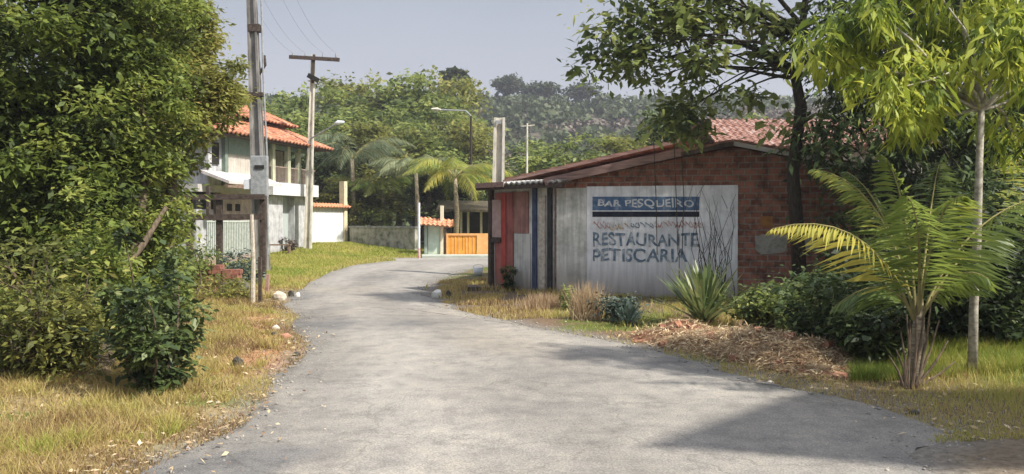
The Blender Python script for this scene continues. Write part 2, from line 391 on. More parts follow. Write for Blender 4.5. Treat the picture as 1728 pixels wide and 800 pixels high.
re = left * (smooth(1.3, .3, dL) * smooth(8, 9.5, Y) * smooth(17.5, 14, Y))[:, None] * smooth(.35, .6, n2); c = c * (1 - re) + redd * re
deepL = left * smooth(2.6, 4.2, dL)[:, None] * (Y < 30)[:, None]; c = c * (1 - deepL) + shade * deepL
gr = np.exp(-(dd / .22) ** 2)[:, None]; c = c * (1 - gr * .7) + grav * gr * .7
far = smooth(46, 60, Y)[:, None]; c = c * (1 - far) + np.array([.05, .06, .025]) * far
ground_m = attr_mat('ground_earth', 16)
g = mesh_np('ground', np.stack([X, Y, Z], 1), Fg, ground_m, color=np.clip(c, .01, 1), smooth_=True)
tag(g, 'bare earth and thin grass verges either side of the road', 'ground', kind='structure')

# ------------------------------------------------------------------ road sheet
NA = 60
tt = np.linspace(0, 1, NA)
RV = LEc[:, None, :] * (1 - tt)[None, :, None] + REc[:, None, :] * tt[None, :, None]
RX = RV[..., 0].ravel(); RY = RV[..., 1].ravel()
de = edge_dist(RX, RY)
RZ = .012 + .035 * smooth(0, 1.6, de) + .012 * (fbm(RX * .8, RY * .8) - .5) - .02 * smooth(.12, 0, de)
i2 = np.arange(NS * NA).reshape(NS, NA)
Fr = np.stack([i2[:-1, :-1].ravel(), i2[:-1, 1:].ravel(), i2[1:, 1:].ravel(), i2[1:, :-1].ravel()], 1)
asph = np.array([.218, .203, .178]); asph_wear_shade = np.array([.13, .125, .118]); dust = np.array([.27, .235, .185])
cc = np.repeat(asph[None], len(RX), 0) * (.88 + .24 * fbm(RX * .7, RY * .45))[:, None]
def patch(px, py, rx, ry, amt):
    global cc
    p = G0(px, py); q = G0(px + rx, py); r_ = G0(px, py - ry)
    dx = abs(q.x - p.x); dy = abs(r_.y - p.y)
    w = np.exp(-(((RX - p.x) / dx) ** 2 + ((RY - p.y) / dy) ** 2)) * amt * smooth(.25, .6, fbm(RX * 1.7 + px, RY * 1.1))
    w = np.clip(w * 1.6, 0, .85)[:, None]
    cc = cc * (1 - w) + asph_wear_shade * w
for a in ((540, 535, 70, 18, .8), (600, 552, 120, 8, .7), (520, 500, 40, 10, .7), (350, 790, 150, 26, 1.2), (500, 775, 130, 12, .9), (700, 790, 160, 10, .6), (620, 720, 90, 14, .3), (900, 700, 120, 14, .25), (800, 548, 120, 9, .6),  # mostly wear; bottom left and right edge ones paint cast shadow
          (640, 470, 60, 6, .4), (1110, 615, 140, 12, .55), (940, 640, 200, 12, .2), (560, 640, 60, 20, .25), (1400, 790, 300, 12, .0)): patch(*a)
# compacted stone dust along both edges
w = (np.exp(-(de / .35) ** 2) * .55 * smooth(.3, .6, fbm(RX * 2, RY * 2)))[:, None]; cc = cc * (1 - w) + np.array([.17, .16, .145]) * w
tv = np.tile(tt, NS); lane = .16 * np.cos(tv * 2 * math.pi * 2.0)[:, None] * smooth(.2, .6, fbm(RX * .6, RY * .2))[:, None]; cc = cc * (1 - lane)
st_ = fbm(tv * 60, RY * .35)[:, None]; cc = cc * (.93 + .14 * st_)
w = (.35 * smooth(.5, .75, fbm(RX * .5 + 3, RY * .25)))[:, None]; cc = cc * (1 - w) + dust * w
m, n, b = M_('worn_asphalt')
at = n.nodes.new('ShaderNodeAttribute'); at.attribute_name = 'albedo'
t = n.nodes.new('ShaderNodeTexCoord')
a1 = n.nodes.new('ShaderNodeTexNoise'); a1.inputs['Scale'].default_value = 70; a1.inputs['Detail'].default_value = 5; a1.inputs['Roughness'].default_value = .8
a2 = n.nodes.new('ShaderNodeTexNoise'); a2.inputs['Scale'].default_value = 3.2; a2.inputs['Detail'].default_value = 9; a2.inputs['Roughness'].default_value = .72
vo = n.nodes.new('ShaderNodeTexVoronoi'); vo.inputs['Scale'].default_value = 55
for q in (a1, a2, vo): n.links.new(t.outputs['Object'], q.inputs['Vector'])
r1 = ramp(n, [(.3, (.5,) * 3), (.7, (1.45,) * 3)]); r2 = ramp(n, [(.33, (.72, .72, .73)), (.5, (1, 1, 1)), (.68, (1.22, 1.2, 1.15))]); r3 = ramp(n, [(.1, (.8,) * 3), (.6, (1.12,) * 3)])
n.links.new(a1.outputs['Fac'], r1.inputs[0]); n.links.new(a2.outputs['Fac'], r2.inputs[0]); n.links.new(vo.outputs['Distance'], r3.inputs[0])
last = at.outputs['Color']
for rr in (r1, r2, r3):
    mu = n.nodes.new('ShaderNodeMixRGB'); mu.blend_type = 'MULTIPLY'; mu.inputs[0].default_value = 1
    n.links.new(last, mu.inputs[1]); n.links.new(rr.outputs[0], mu.inputs[2]); last = mu.outputs[0]
vc = n.nodes.new('ShaderNodeTexVoronoi'); vc.feature = 'DISTANCE_TO_EDGE'; vc.inputs['Scale'].default_value = .55
nw = n.nodes.new('ShaderNodeTexNoise'); nw.inputs['Scale'].default_value = 1.7; nw.inputs['Detail'].default_value = 8
va = n.nodes.new('ShaderNodeVectorMath'); va.operation = 'MULTIPLY_ADD'; va.inputs[1].default_value = (1.3, 1.3, 0)
n.links.new(t.outputs['Object'], nw.inputs['Vector']); n.links.new(nw.outputs['Color'], va.inputs[0]); n.links.new(t.outputs['Object'], va.inputs[2]); n.links.new(va.outputs[0], vc.inputs['Vector'])
rc = ramp(n, [(.0, (.55,) * 3), (.012, (1,) * 3)]); n.links.new(vc.outputs['Distance'], rc.inputs[0])
mu = n.nodes.new('ShaderNodeMixRGB'); mu.blend_type = 'MULTIPLY'; n.links.new(a2.outputs['Fac'], mu.inputs[0]); n.links.new(last, mu.inputs[1]); n.links.new(rc.outputs[0], mu.inputs[2]); last = mu.outputs[0]
n.links.new(last, b.inputs['Base Color']); b.inputs['Roughness'].default_value = .88; b.inputs['Specular IOR Level'].default_value = .2
bn = n.nodes.new('ShaderNodeBump'); bn.inputs['Strength'].default_value = .5; bn.inputs['Distance'].default_value = .008
n.links.new(a1.outputs['Fac'], bn.inputs['Height']); n.links.new(bn.outputs[0], b.inputs['Normal'])
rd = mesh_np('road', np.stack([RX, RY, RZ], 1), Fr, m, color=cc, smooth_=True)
tag(rd, 'worn grey asphalt road bending away to the right', 'road', kind='structure')

# ------------------------------------------------------------------ hill
hx = np.linspace(-420, 420, 120); hy = np.linspace(95, 420, 60)
HX, HY = np.meshgrid(hx, hy)
def hill_h(x, y):
    r = smooth(95, 235, y) * 34
    return r * (.9 + .14 * fbm(x * .012 + 4, y * .01)) + 5 * (fbm(x * .03, y * .03) - .5) * smooth(100, 140, y) - 1.0 * (1 - smooth(95, 110, y)) - 4*smooth(250, 420, y)
HZ = hill_h(HX, HY)
i3 = np.arange(HX.size).reshape(HX.shape)
Fh = np.stack([i3[:-1, :-1].ravel(), i3[:-1, 1:].ravel(), i3[1:, 1:].ravel(), i3[1:, :-1].ravel()], 1)
hm = noise_mat('hill_earth', (.05, .055, .03), (.12, .10, .075), .08, bump=.2)
tag(mesh_np('hill', np.stack([HX.ravel(), HY.ravel(), HZ.ravel()], 1), Fh, hm, smooth_=True), 'long wooded hill closing the view behind the village', 'hill', kind='structure')

# ------------------------------------------------------------------ leaves
def leaf_quads(C, D, Sd, L_, W_):
    """diamond leaves: base C, direction D, side Sd, lengths, widths -> verts (n*4), faces"""
    n = len(C)
    bend = np.zeros((n, 3)); bend[:, 2] = -.12
    v = np.empty((n, 4, 3))
    v[:, 0] = C
    v[:, 1] = C + D * (L_ * .45)[:, None] + Sd * (W_ * .5)[:, None]
    v[:, 2] = C + D * L_[:, None] + bend * L_[:, None]
    v[:, 3] = C + D * (L_ * .45)[:, None] - Sd * (W_ * .5)[:, None]
    return v.reshape(-1, 3), np.arange(n * 4).reshape(n, 4)
def unit(a): return a / (np.linalg.norm(a, axis=1)[:, None] + 1e-9)
def crown_clusters(rng, blobs, n, shell=.45):
    vol = np.array([b[1][0] * b[1][1] * b[1][2] for b in blobs]) ** .75; pr = vol / vol.sum()
    ch = rng.choice(len(blobs), n, p=pr)
    d = unit(rng.normal(size=(n, 3))); r = (shell + (1 - shell) * rng.rand(n)) ** .6
    cen = np.array([b[0] for b in blobs])[ch]; rad = np.array([b[1] for b in blobs])[ch]
    return cen + d * rad * r[:, None]
def foliage(rng, clusters, n, spread, size, aspect=.45, droop=.3, flat=.6, tint_mu=.45):
    k = rng.randint(0, len(clusters), n)
    ct = rng.normal(0, .23, len(clusters))[k]
    sp = spread * (.6 + .8 * rng.rand(len(clusters)))[k]
    off = rng.normal(size=(n, 3)) * sp[:, None] * .55; off[:, 2] *= flat
    C = clusters[k] + off
    D = rng.normal(size=(n, 3)); D = D + unit(off) * .8; D[:, 2] = D[:, 2] * .5 - droop; D = unit(D)
    N = rng.normal(size=(n, 3)) * .55; N[:, 2] += 1; N = unit(N)
    Sd = unit(np.cross(D, N))
    L_ = size * (.4 + 1.2 * rng.rand(n) ** 1.6); W_ = L_ * aspect * (.6 + .8 * rng.rand(n))
    v, f = leaf_quads(C, D, Sd, L_, W_)
    ti = np.clip(tint_mu + ct + rng.normal(0, .17, n), 0, 1)
    return v, f, np.repeat(ti, 4)
def limbs(rng, mb, start, targets, r0, r1=.008, sag=.1, n=7):
    for tg in targets:
        s = Vector(start(tg)) if callable(start) else Vector(start); e = Vector(tg); d = (e - s)
        pts = []; w = Vector(rng.normal(size=3)) * d.length * .08
        for i in range(6):
            u = i / 5
            pts.append(s + d * u + Vector((0, 0, 1)) * (sag * d.length * math.sin(u * math.pi)) + w * math.sin(u * math.pi) + Vector(rng.normal(size=3)) * .02 * d.length * (0 < i < 5))
        mb.tube(pts, [r0 + (r1 - r0) * (i / 5) ** .8 for i in range(6)], n, cap=False)
def tree(name, label, cat, seed, trunk, radii, blobs, nclus, nleaf, spread, size, lm, bm=None, aspect=.45, droop=.3, flat=.6, nlimb=14, limb_r=.05, group=None, tint=.45, shell=.45, attach=None, extra=None):
    """trunk: list of world points from the foot up; blobs: [(centre, (rx, ry, rz))]"""
    rng = np.random.RandomState(seed); bm = bm or bark
    base = Vector(trunk[0]); t = thing(name, label, cat, base, 0, group)
    o = -base
    mb = MB().tube([Vector(p) + o for p in trunk], radii, 9); mb.build('trunk', bm, t, smooth_=True)
    bl = [(np.array(Vector(c_) + o), np.array(r_)) for c_, r_ in blobs]
    cl = crown_clusters(rng, bl, nclus, shell)
    lb = MB(); tops = [Vector(p) + o for p in trunk[max(1, len(trunk) // 2):]]
    def st(tg):
        tg = Vector(tg); return min(tops, key=lambda q: (q - tg).length + max(0, q.z - tg.z) * 1.5)
    tgt = cl[rng.choice(len(cl), min(nlimb, len(cl)), replace=False)]
    limbs(rng, lb, st, tgt, limb_r)
    if extra:
        for pts, rr in extra: lb.tube([Vector(p) + o for p in pts], rr, 7, cap=False)
    lb.build('branches', bm, t, smooth_=True)
    v, f, ti = foliage(rng, cl, nleaf, spread, size, aspect, droop, flat, tint)
    mesh_np('crown', v, f, lm, t, tint=ti)
    return t
def B(px, py, Y_, rpx, rpy, ry=None):
    k = Y_ / F
    return (P(px, py, Y_), (rpx * k, ry if ry else rpx * k * .8, rpy * k))
def shrub(name, label, cat, seed, px, py, wpx, hpx, lm, nleaf=4000, size=.09, group=None, Yp=None, depth=None, aspect=.45, tint=.45, droop=.15, nst=12, st=None):
    p = G(px, py) if Yp is None else Vector((xat(px, Yp), Yp, H(xat(px, Yp), Yp)))
    k = p.y / F; w = wpx * k / 2; h = hpx * k; dp = depth or w
    rng = np.random.RandomState(seed); t = thing(name, label, cat, p, 0, group)
    cl = crown_clusters(rng, [(np.array([0, 0, h * .55]), np.array([w, dp, h * .46])), (np.array([w * .25, 0, h * .3]), np.array([w * .8, dp * .8, h * .3]))], max(20, nleaf // 90), .2)
    cl = cl * (1 + .22 * rng.normal(size=(len(cl), 1))) + np.array([0, 0, .0]); cl[:, 2] = np.maximum(cl[:, 2], .02)
    mb = MB(); limbs(rng, mb, (0, 0, -.03), cl[:nst], .012 + .01 * h, .004, .05, 5); mb.build('stems', st or bark, t)
    v, f, ti = foliage(rng, cl, nleaf, min(w, h) * .3, size, aspect, droop, .8, tint); mesh_np('leaves', v, f, lm, t, tint=ti)
    return t

# ------------------------------------------------------------------ left foreground trees and bushes
tree('tree', 'dark bushy tree at the left edge of the photo, its trunks in deep shade', 'tree', 11,
     [P(70, 640, 10.2) , P(75, 520, 10.3), P(95, 380, 10.6), P(110, 220, 10.9), P(140, 60, 11)], [.13, .11, .09, .07, .03],
     [B(40, 60, 11, 190, 130), B(-20, 260, 10.6, 150, 140), B(110, 250, 11.2, 110, 150), B(60, 420, 10.8, 110, 90), B(-220, 160, 11.5, 200, 240), B(100, -120, 11.2, 190, 120), B(40, 500, 10.6, 110, 60), B(130, 330, 10.8, 80, 90), B(150, 130, 10.7, 80, 110)],
     460, 84000, .31, .10, lf_left, bark_dark, tint=.36, nlimb=30)
tree('tree', 'tall bright green bushy tree beside the left verge, behind the dark glossy bush', 'tree', 12,
     [G(175, 640), P(185, 540, 10.6), P(200, 470, 11), P(235, 400, 11.4), P(250, 250, 11.7), P(240, 80, 11.9)], [.10, .09, .08, .07, .05, .02],
     [B(230, 40, 12, 110, 110), B(200, 200, 11.7, 120, 110), B(235, 330, 11.6, 70, 100), B(150, 380, 11.3, 90, 90), B(225, 420, 11.5, 65, 70), B(200, -140, 12, 140, 120), B(265, 470, 12.2, 42, 60)],
     380, 74000, .23, .085, lf_left, bark, tint=.55, nlimb=30,
     extra=[([P(150, 560, 10.4), P(185, 480, 10.6), P(240, 415, 10.9), P(280, 350, 11.3)], [.07, .06, .045, .03])])
tree('tree', 'olive tinted tree leaning over the two storey house, left of the thick lamp post', 'tree', 13,
     [G(280, 540), P(285, 440, 15), P(290, 300, 15.3), P(300, 150, 15.5), P(310, 0, 15.5)], [.12, .11, .09, .06, .03],
     [B(275, 60, 15.5, 85, 95), B(325, 150, 15.3, 78, 62), B(385, 138, 15.6, 34, 34), B(278, 240, 15.2, 56, 70), B(340, 205, 15, 40, 36), B(255, 350, 15.3, 38, 70), B(240, -120, 15.6, 110, 110), B(290, 8, 15.5, 55, 50)],
     320, 64000, .24, .10, lf_oliv, bark, tint=.55, nlimb=30)
tree('tree', 'shadowy tree filling the gaps behind the left edge trees', 'tree', 14,
     [G0(90, 520), P(95, 380, 16), P(100, 200, 16.5), P(110, 60, 16.5)], [.16, .13, .1, .05],
     [B(60, 330, 17, 150, 120), B(180, 260, 17, 110, 150), B(60, 120, 17, 160, 120), B(170, 420, 17, 120, 60), B(-150, 200, 17, 150, 260), B(230, 330, 17.5, 70, 80), B(200, 90, 17.5, 70, 90)],
     320, 26000, .6, .2, lf_left, bark_dark, tint=.4, nlimb=26)
shrub('bush', 'dark glossy leaved bush at the foot of the left trees, nearest the road', 'bush', 21, 258, 662, 118, 225, lf_gloss, 6500, .085, depth=.6, tint=.45, nst=40)
shrub('bush', 'yellowish green sapling bush between the left trees, above the brown thicket', 'bush', 22, 150, 618, 170, 240, lf_left, 11000, .08, Yp=9.9, tint=.6)
shrub('thicket', 'brownish dry stemmed thicket below the left edge trees', 'bush', 23, 70, 640, 250, 200, lf_oliv, 9000, .075, depth=.7, tint=.3, nst=110)
shrub('bush', 'leafy grey green weed bush in front of the timber rail frame', 'bush', 24, 315, 478, 90, 80, lf_wood, 4500, .10, Yp=19.5, tint=.5)
shrub('bush', 'small pale weed bush between the brick stack and the bleached post', 'bush', 25, 405, 468, 60, 55, lf_blue, 2200, .09, Yp=21.5, tint=.6)
shrub('bush', 'mid green bush at the back of the left verge, right of the dark glossy bush', 'bush', 26, 296, 560, 60, 120, lf_wood, 3500, .09, Yp=13.2, tint=.5)
shrub('bush', 'far left low green bush reaching out of the photo', 'bush', 27, -10, 650, 150, 130, lf_left, 4000, .09, Yp=8.9, tint=.5)
shrub('weed_clump', 'straggly brown weeds growing around the brick stack', 'weeds', 29, 372, 505, 110, 42, lf_oliv, 2600, .07, tint=.5)
shrub('bush', 'small dark bush in front of the white ground floor wall of the house', 'bush', 28, 486, 434, 26, 22, lf_scrub, 900, .12, Yp=39, tint=.2)

# ------------------------------------------------------------------ right foreground vegetation
tree('mango_tree', 'large dark mango tree filling the right side behind the young palm', 'tree', 31,
     [G0(1500, 512), P(1500, 400, 17.5), P(1510, 260, 17.3), P(1520, 120, 17.2)], [.28, .25, .2, .1],
     [B(1440, 90, 15.5, 95, 110), B(1560, 60, 15.5, 130, 120), B(1690, 130, 15.2, 120, 150), B(1460, 240, 15.3, 90, 70), B(1600, 280, 15, 120, 110), B(1720, 340, 15, 110, 110), B(1560, 410, 15, 120, 70), B(1860, 200, 15.5, 150, 250), B(1580, -100, 15.5, 200, 120), B(1440, 340, 16, 55, 55)],
     520, 42000, .5, .17, lf_deep, bark_dark, aspect=.32, droop=.7, tint=.36, nlimb=30, limb_r=.09)
crown2 = [B(1040, 60, 16, 48, 50, .8), B(1110, 25, 16.2, 70, 38, .9), B(1160, 60, 16, 60, 40, .8), B(1075, 110, 16, 62, 32, .7), B(1000, 112, 16, 30, 18, .5), B(1190, 110, 16, 30, 25, .6),
          B(1230, 10, 16, 50, 25, .7), B(1170, 175, 16.3, 58, 32, .7), B(1150, 215, 16.5, 40, 22, .5), B(1240, 165, 16.2, 45, 18, .5), B(1300, 40, 16, 60, 14, .5), B(1290, 96, 16, 48, 12, .4), B(1150, -80, 16, 140, 60, 1.2), B(1375, 250, 15.8, 35, 50, .5), B(1330, 220, 15.8, 25, 30, .3)]
tree('tree', 'open branched tree whose sparse crown reaches over the painted shed wall', 'tree', 32,
     [G0(1352, 515), P(1346, 400, 16.3), P(1338, 290, 16.1), P(1352, 180, 16), P(1340, 120, 16), P(1352, 60, 16), P(1362, -20, 16), P(1380, -120, 16)], [.15, .14, .12, .11, .09, .07, .06, .04],
     crown2, 120, 7600, .36, .19, lf_wood, bark_dark, aspect=.5, droop=.35, tint=.5, nlimb=34, limb_r=.03, shell=.2,
     extra=[([P(1343, 118, 16), P(1300, 92, 16), P(1255, 74, 16), P(1212, 70, 16), P(1150, 90, 16), P(1080, 110, 16)], [.065, .055, .045, .035, .02, .01]),
            ([P(1345, 132, 16), P(1310, 128, 16), P(1260, 118, 16), P(1200, 112, 16)], [.045, .035, .025, .012]),
            ([P(1350, 85, 16), P(1300, 50, 16), P(1265, 20, 16), P(1235, -20, 16)], [.05, .04, .03, .02]),
            ([P(1270, 77, 16), P(1290, 50, 16), P(1320, 62, 16)], [.02, .015, .008]),
            ([P(1350, 40, 16), P(1300, -20, 16), P(1200, -60, 16)], [.05, .04, .02])])
def slender():
    base = G(1641, 632)
    rng = np.random.RandomState(33)
    t = thing('sapling_tree', 'slender pale trunked young tree with drooping yellow green leaves at right', 'tree', base)
    o = -base; Yd = base.y
    MB().tube([p + o for p in (base, P(1643, 520, Yd), P(1649, 400, Yd), P(1652, 290, Yd), P(1656, 185, Yd))], [.052, .046, .043, .038, .033], 10).build('trunk', bark_pale, t, smooth_=True)
    br = MB(); top = P(1656, 185, Yd) + o
    ends = [(1565, 138, 0), (1480, 50, .3), (1510, 150, -.3), (1422, 110, .2), (1600, 40, .4), (1660, 20, 0), (1720, 60, -.4), (1735, 140, .3), (1560, 90, .6), (1690, 90, -.6), (1470, 20, 0), (1650, -60, .4), (1560, -40, 0), (1430, 60, .5), (1800, 80, 0), (1560, 200, .2), (1720, 235, .5)]
    cl = []
    for (a, b_, dy) in ends:
        e = P(a, b_, Yd + dy) + o; limbs(rng, br, top, [e], .024, .006, .06)
        cl.append(e)
        for _ in range(7): cl.append(e + Vector((rng.normal() * .20, rng.normal() * .2, rng.normal() * .15)))
    br.build('branches', bark_pale, t, smooth_=True)
    cl = np.array([tuple(c_) for c_ in cl])
    v, f, ti = foliage(rng, cl, 9000, .17, .16, .22, 1.3, 1.0, .7); mesh_np('crown', v, f, lf_yel, t, tint=ti)
slender()

def frond(rng, mbR, base, ctrl, tip, ll, n=46, droop=.5, tint=.5, w=.03):
    """one feather leaf: bezier midrib with paired leaflets"""
    base, ctrl, tip = Vector(base), Vector(ctrl), Vector(tip)
    pt = lambda u: base * (1 - u) ** 2 + ctrl * 2 * u * (1 - u) + tip * u * u
    mbR.tube([pt(i / 9) for i in range(10)], [.018 * (1 - i / 9 * .85) for i in range(10)], 5, cap=False)
    Cs, Ds, Ss, Ls, Ws = [], [], [], [], []
    up = Vector((0, 0, 1))
    for i in range(n):
        u = .16 + .84 * i / (n - 1); p = pt(u); tg = (pt(min(u + .02, 1.0)) - pt(max(u - .02, 0))).normalized()
        sd_ = tg.cross(up); 
        if sd_.length < .1: sd_ = Vector((1, 0, 0))
        sd_.normalize(); L0 = ll * (math.sin(math.pi * min(1, (.14 + u * .86)) ** .8) * .85 + .18)
        for s in (-1, 1):
            d = (sd_ * s * (.8 + rng.normal() * .08) + tg * .75 - up * (droop * (.6 + .5 * rng.rand()))).normalized()
            Cs.append(p); Ds.append(d); Ss.append(d.cross(up).normalized() * .35 + tg * .9); Ls.append(L0 * (.85 + .3 * rng.rand())); Ws.append(w)
    v, f = leaf_quads(np.array(Cs), np.array(Ds), unit(np.array(Ss)), np.array(Ls), np.array(Ws))
    ti = np.clip(tint + rng.normal(0, .08, len(Cs)), 0, 1)
    return v, f, np.repeat(ti, 4)
def palm(name, label, seed, base, trunk_pts, trunk_r, fr, ll, lm, w=.03, n=46, group=None, dead=False, droop=.5):
    rng = np.random.RandomState(seed); base = Vector(base); o = -base
    t = thing(name, label, 'palm', base, 0, group)
    if trunk_pts: MB().tube([Vector(p) + o for p in trunk_pts], trunk_r, 10).build('trunk', palm_bark, t, smooth_=True)
    for (b_, c_, e_, ti) in fr:
        mbR = MB(); V, F_, T = frond(rng, mbR, Vector(b_) + o, Vector(c_) + o, Vector(e_) + o, ll, n, droop, ti, w)
        k = len(mbR.v)
        rib = mbR.build('midrib', palm_rib, None)
        fo = mesh_np('frond', V, F_, lm, t, tint=T); rib.parent = fo
    return t
palm_rib = noise_mat('palm_midrib', (.16, .15, .05), (.3, .26, .11), 6, bump=0)
pb = G(1538, 652); Yp = pb.y
hub = P(1548, 560, Yp)
fl = [((1500, 300), (1372, 285), .75, .5), ((1470, 340), (1303, 386), .97, -.5), ((1500, 330), (1430, 290), .45, .9), ((1530, 300), (1490, 262), .55, .0), ((1570, 330), (1585, 275), .5, .7),
      ((1620, 400), (1700, 400), .5, .7), ((1560, 360), (1530, 330), .5, -.9), ((1500, 440), (1405, 520), .35, .4),
      ((1610, 430), (1668, 470), .5, -.4), ((1575, 330), (1625, 330), .65, -.7), ((1620, 360), (1760, 330), .55, .5)]
palm('young_palm', 'young coconut palm with arching fronds growing from the right verge', 41, pb,
     [pb, P(1545, 610, Yp), P(1550, 560, Yp), P(1552, 500, Yp)], [.11, .085, .065, .03],
     [(P(1548 + (a[0][0] - 1548) * .08, 540, Yp), P(*a[0], Yp + a[3] * .5), P(*a[1], Yp + a[3]), a[2]) for a in fl], .5, lf_palm, .030, 46, droop=.7)
# stalk bases
st = thing('palm_stalks', 'bare dry brown leaf stalks splaying from the young palm foot', 'palm stalks', pb + Vector((-.02, -.1, 0)))
mb = MB()
for (a, b_, c_, d_) in ((1528, 655, 1520, 560), (1538, 655, 1560, 520), (1530, 650, 1512, 590), (1545, 650, 1585, 540), (1550, 648, 1600, 575), (1526, 655, 1536, 540), (1532, 655, 1530, 530), (1540, 655, 1546, 515), (1548, 654, 1572, 500), (1524, 652, 1500, 600), (1552, 652, 1612, 610)):
    p, q = P(a, b_, Yp - .1), P(c_, d_, Yp - .05); o = -(pb + Vector((-.02, -.1, 0)))
    mb.tube([p + o, (p + q) / 2 + o + Vector((.02, 0, 0)), q + o], [.015, .012, .006], 6)
mb.build('stalk', noise_mat('dry_brown_stalk', (.06, .042, .03), (.19, .14, .09), 8, bump=.2), st)
p2 = G0(1800, 600)
palm('palm', 'half hidden palm at the right edge with fronds entering the photo', 42, p2, [p2, P(1800, 520, p2.y), P(1798, 470, p2.y)], [.12, .09, .04],
     [(P(1798, 470, p2.y), P(1740, 400 - 60 * k, p2.y + .3 * k), P(1640 + 18 * k, 440 - 55 * k, p2.y + .5 * k), .55 + .1 * k) for k in range(-1, 4)] +
     [(P(1798, 470, p2.y), P(1850, 350, p2.y), P(1900, 420, p2.y), .5), (P(1798, 470, p2.y), P(1820, 330, p2.y), P(1850, 300, p2.y + .8), .5)], .5, lf_palm, .036, 46)

# sword-leaved plants
def swords(name, label, cat, seed, px, py, hpx, n, lm, w, spread=1.0, tint=.5, group=None, Yp=None):
    p = G(px, py) if Yp is None else Vector((xat(px, Yp), Yp, H(xat(px, Yp), Yp)))
    rng = np.random.RandomState(seed); t = thing(name, label, cat, p, 0, group); h = hpx * p.y / F
    V = []; T = []
    for i in range(n):
        a = rng.rand() * 6.283; e = math.radians(90 - spread * 75 * rng.rand() ** .8); L0 = h * (.75 + .3 * rng.rand())
        d = Vector((math.cos(a) * math.cos(e), math.sin(a) * math.cos(e), math.sin(e))); s = d.cross(Vector((0, 0, 1)))
        s = s.normalized() if s.length > .05 else Vector((1, 0, 0)); o0 = Vector((rng.normal() * .04, rng.normal() * .04, .02)); nrm = s.cross(d)
        for k, (u0, u1) in enumerate(((0, .35), (.35, .7), (.7, 1))):
            f = lambda u: o0 + d * L0 * u - Vector((0, 0, 1)) * L0 * .12 * u * u
            ww = lambda u: w * (.6 + 1.2 * u * (1 - u)) * (1 if u < .99 else .05)
            a0, a1 = f(u0), f(u1)
            V += [a0 - s * ww(u0), a0 + s * ww(u0), a1 + s * ww(u1), a1 - s * ww(u1)]
            T += [np.clip(tint + rng.normal() * .2, 0, 1)] * 4
    mesh_np('leaves', np.array([tuple(v) for v in V]), np.arange(len(V)).reshape(-1, 4), lm, t, tint=T)
    return t
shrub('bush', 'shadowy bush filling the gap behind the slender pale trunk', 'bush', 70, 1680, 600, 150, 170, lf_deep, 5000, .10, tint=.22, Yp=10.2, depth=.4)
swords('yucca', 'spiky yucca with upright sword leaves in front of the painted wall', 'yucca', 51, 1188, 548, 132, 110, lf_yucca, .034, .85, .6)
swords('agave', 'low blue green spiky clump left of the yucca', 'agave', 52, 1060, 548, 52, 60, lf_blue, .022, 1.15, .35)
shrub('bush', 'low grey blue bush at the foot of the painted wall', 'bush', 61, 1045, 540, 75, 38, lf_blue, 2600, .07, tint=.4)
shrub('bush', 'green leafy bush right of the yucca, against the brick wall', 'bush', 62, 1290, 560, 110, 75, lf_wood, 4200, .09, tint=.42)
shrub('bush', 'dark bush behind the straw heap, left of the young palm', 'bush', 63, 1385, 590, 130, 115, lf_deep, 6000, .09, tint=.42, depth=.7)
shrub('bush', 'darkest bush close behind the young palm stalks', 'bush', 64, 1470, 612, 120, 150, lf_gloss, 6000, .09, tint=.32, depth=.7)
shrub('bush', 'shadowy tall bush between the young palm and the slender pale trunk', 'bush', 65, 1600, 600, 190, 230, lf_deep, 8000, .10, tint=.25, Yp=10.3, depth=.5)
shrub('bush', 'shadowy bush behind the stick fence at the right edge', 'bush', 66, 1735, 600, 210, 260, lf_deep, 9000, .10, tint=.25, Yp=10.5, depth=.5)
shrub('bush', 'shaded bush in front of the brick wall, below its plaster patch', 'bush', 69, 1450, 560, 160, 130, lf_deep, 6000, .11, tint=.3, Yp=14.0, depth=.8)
shrub('bush', 'small dark green plant before the red door of the shed', 'bush', 67, 860, 492, 22, 42, lf_gloss, 1200, .08, tint=.45)
shrub('bush', 'tuft of green weeds at the corner post of the shed', 'bush', 68, 958, 522, 34, 30, lf_wood, 900, .07, tint=.55)
def dry_tuft(label, seed, px, py, wpx, hpx, n, tint=.7):
    p = G(px, py); k = p.y / F; rng = np.random.RandomState(seed); t = thing('dry_grass_tuft', label, 'grass tuft', p)
    w = wpx * k / 2; h = hpx * k
    x = rng.normal(0, w * .45, n); y = rng.normal(0, w * .35, n); L_ = h * (.4 + .6 * rng.rand(n)); lx = rng.normal(0, .25, n) * L_; ly = rng.normal(0, .2, n) * L_
    V = np.empty((n, 3, 3)); V[:, 0] = np.stack([x - .008, y, 0 * x - .02], 1); V[:, 1] = np.stack([x + .008, y, 0 * x - .02], 1); V[:, 2] = np.stack([x + lx, y + ly, L_], 1)
    mesh_np('blades', V.reshape(-1, 3), np.arange(n * 3).reshape(-1, 3), lf_dry, t, tint=np.repeat(np.clip(tint + rng.normal(0, .15, n), 0, 1), 3))
dry_tuft('pale brown dry grass tuft against the painted wall, tallest of the two', 71, 990, 540, 46, 72, 520, .5)
dry_tuft('short dry grass tuft at the foot of the black corner post', 72, 915, 520, 70, 30, 700, .45)
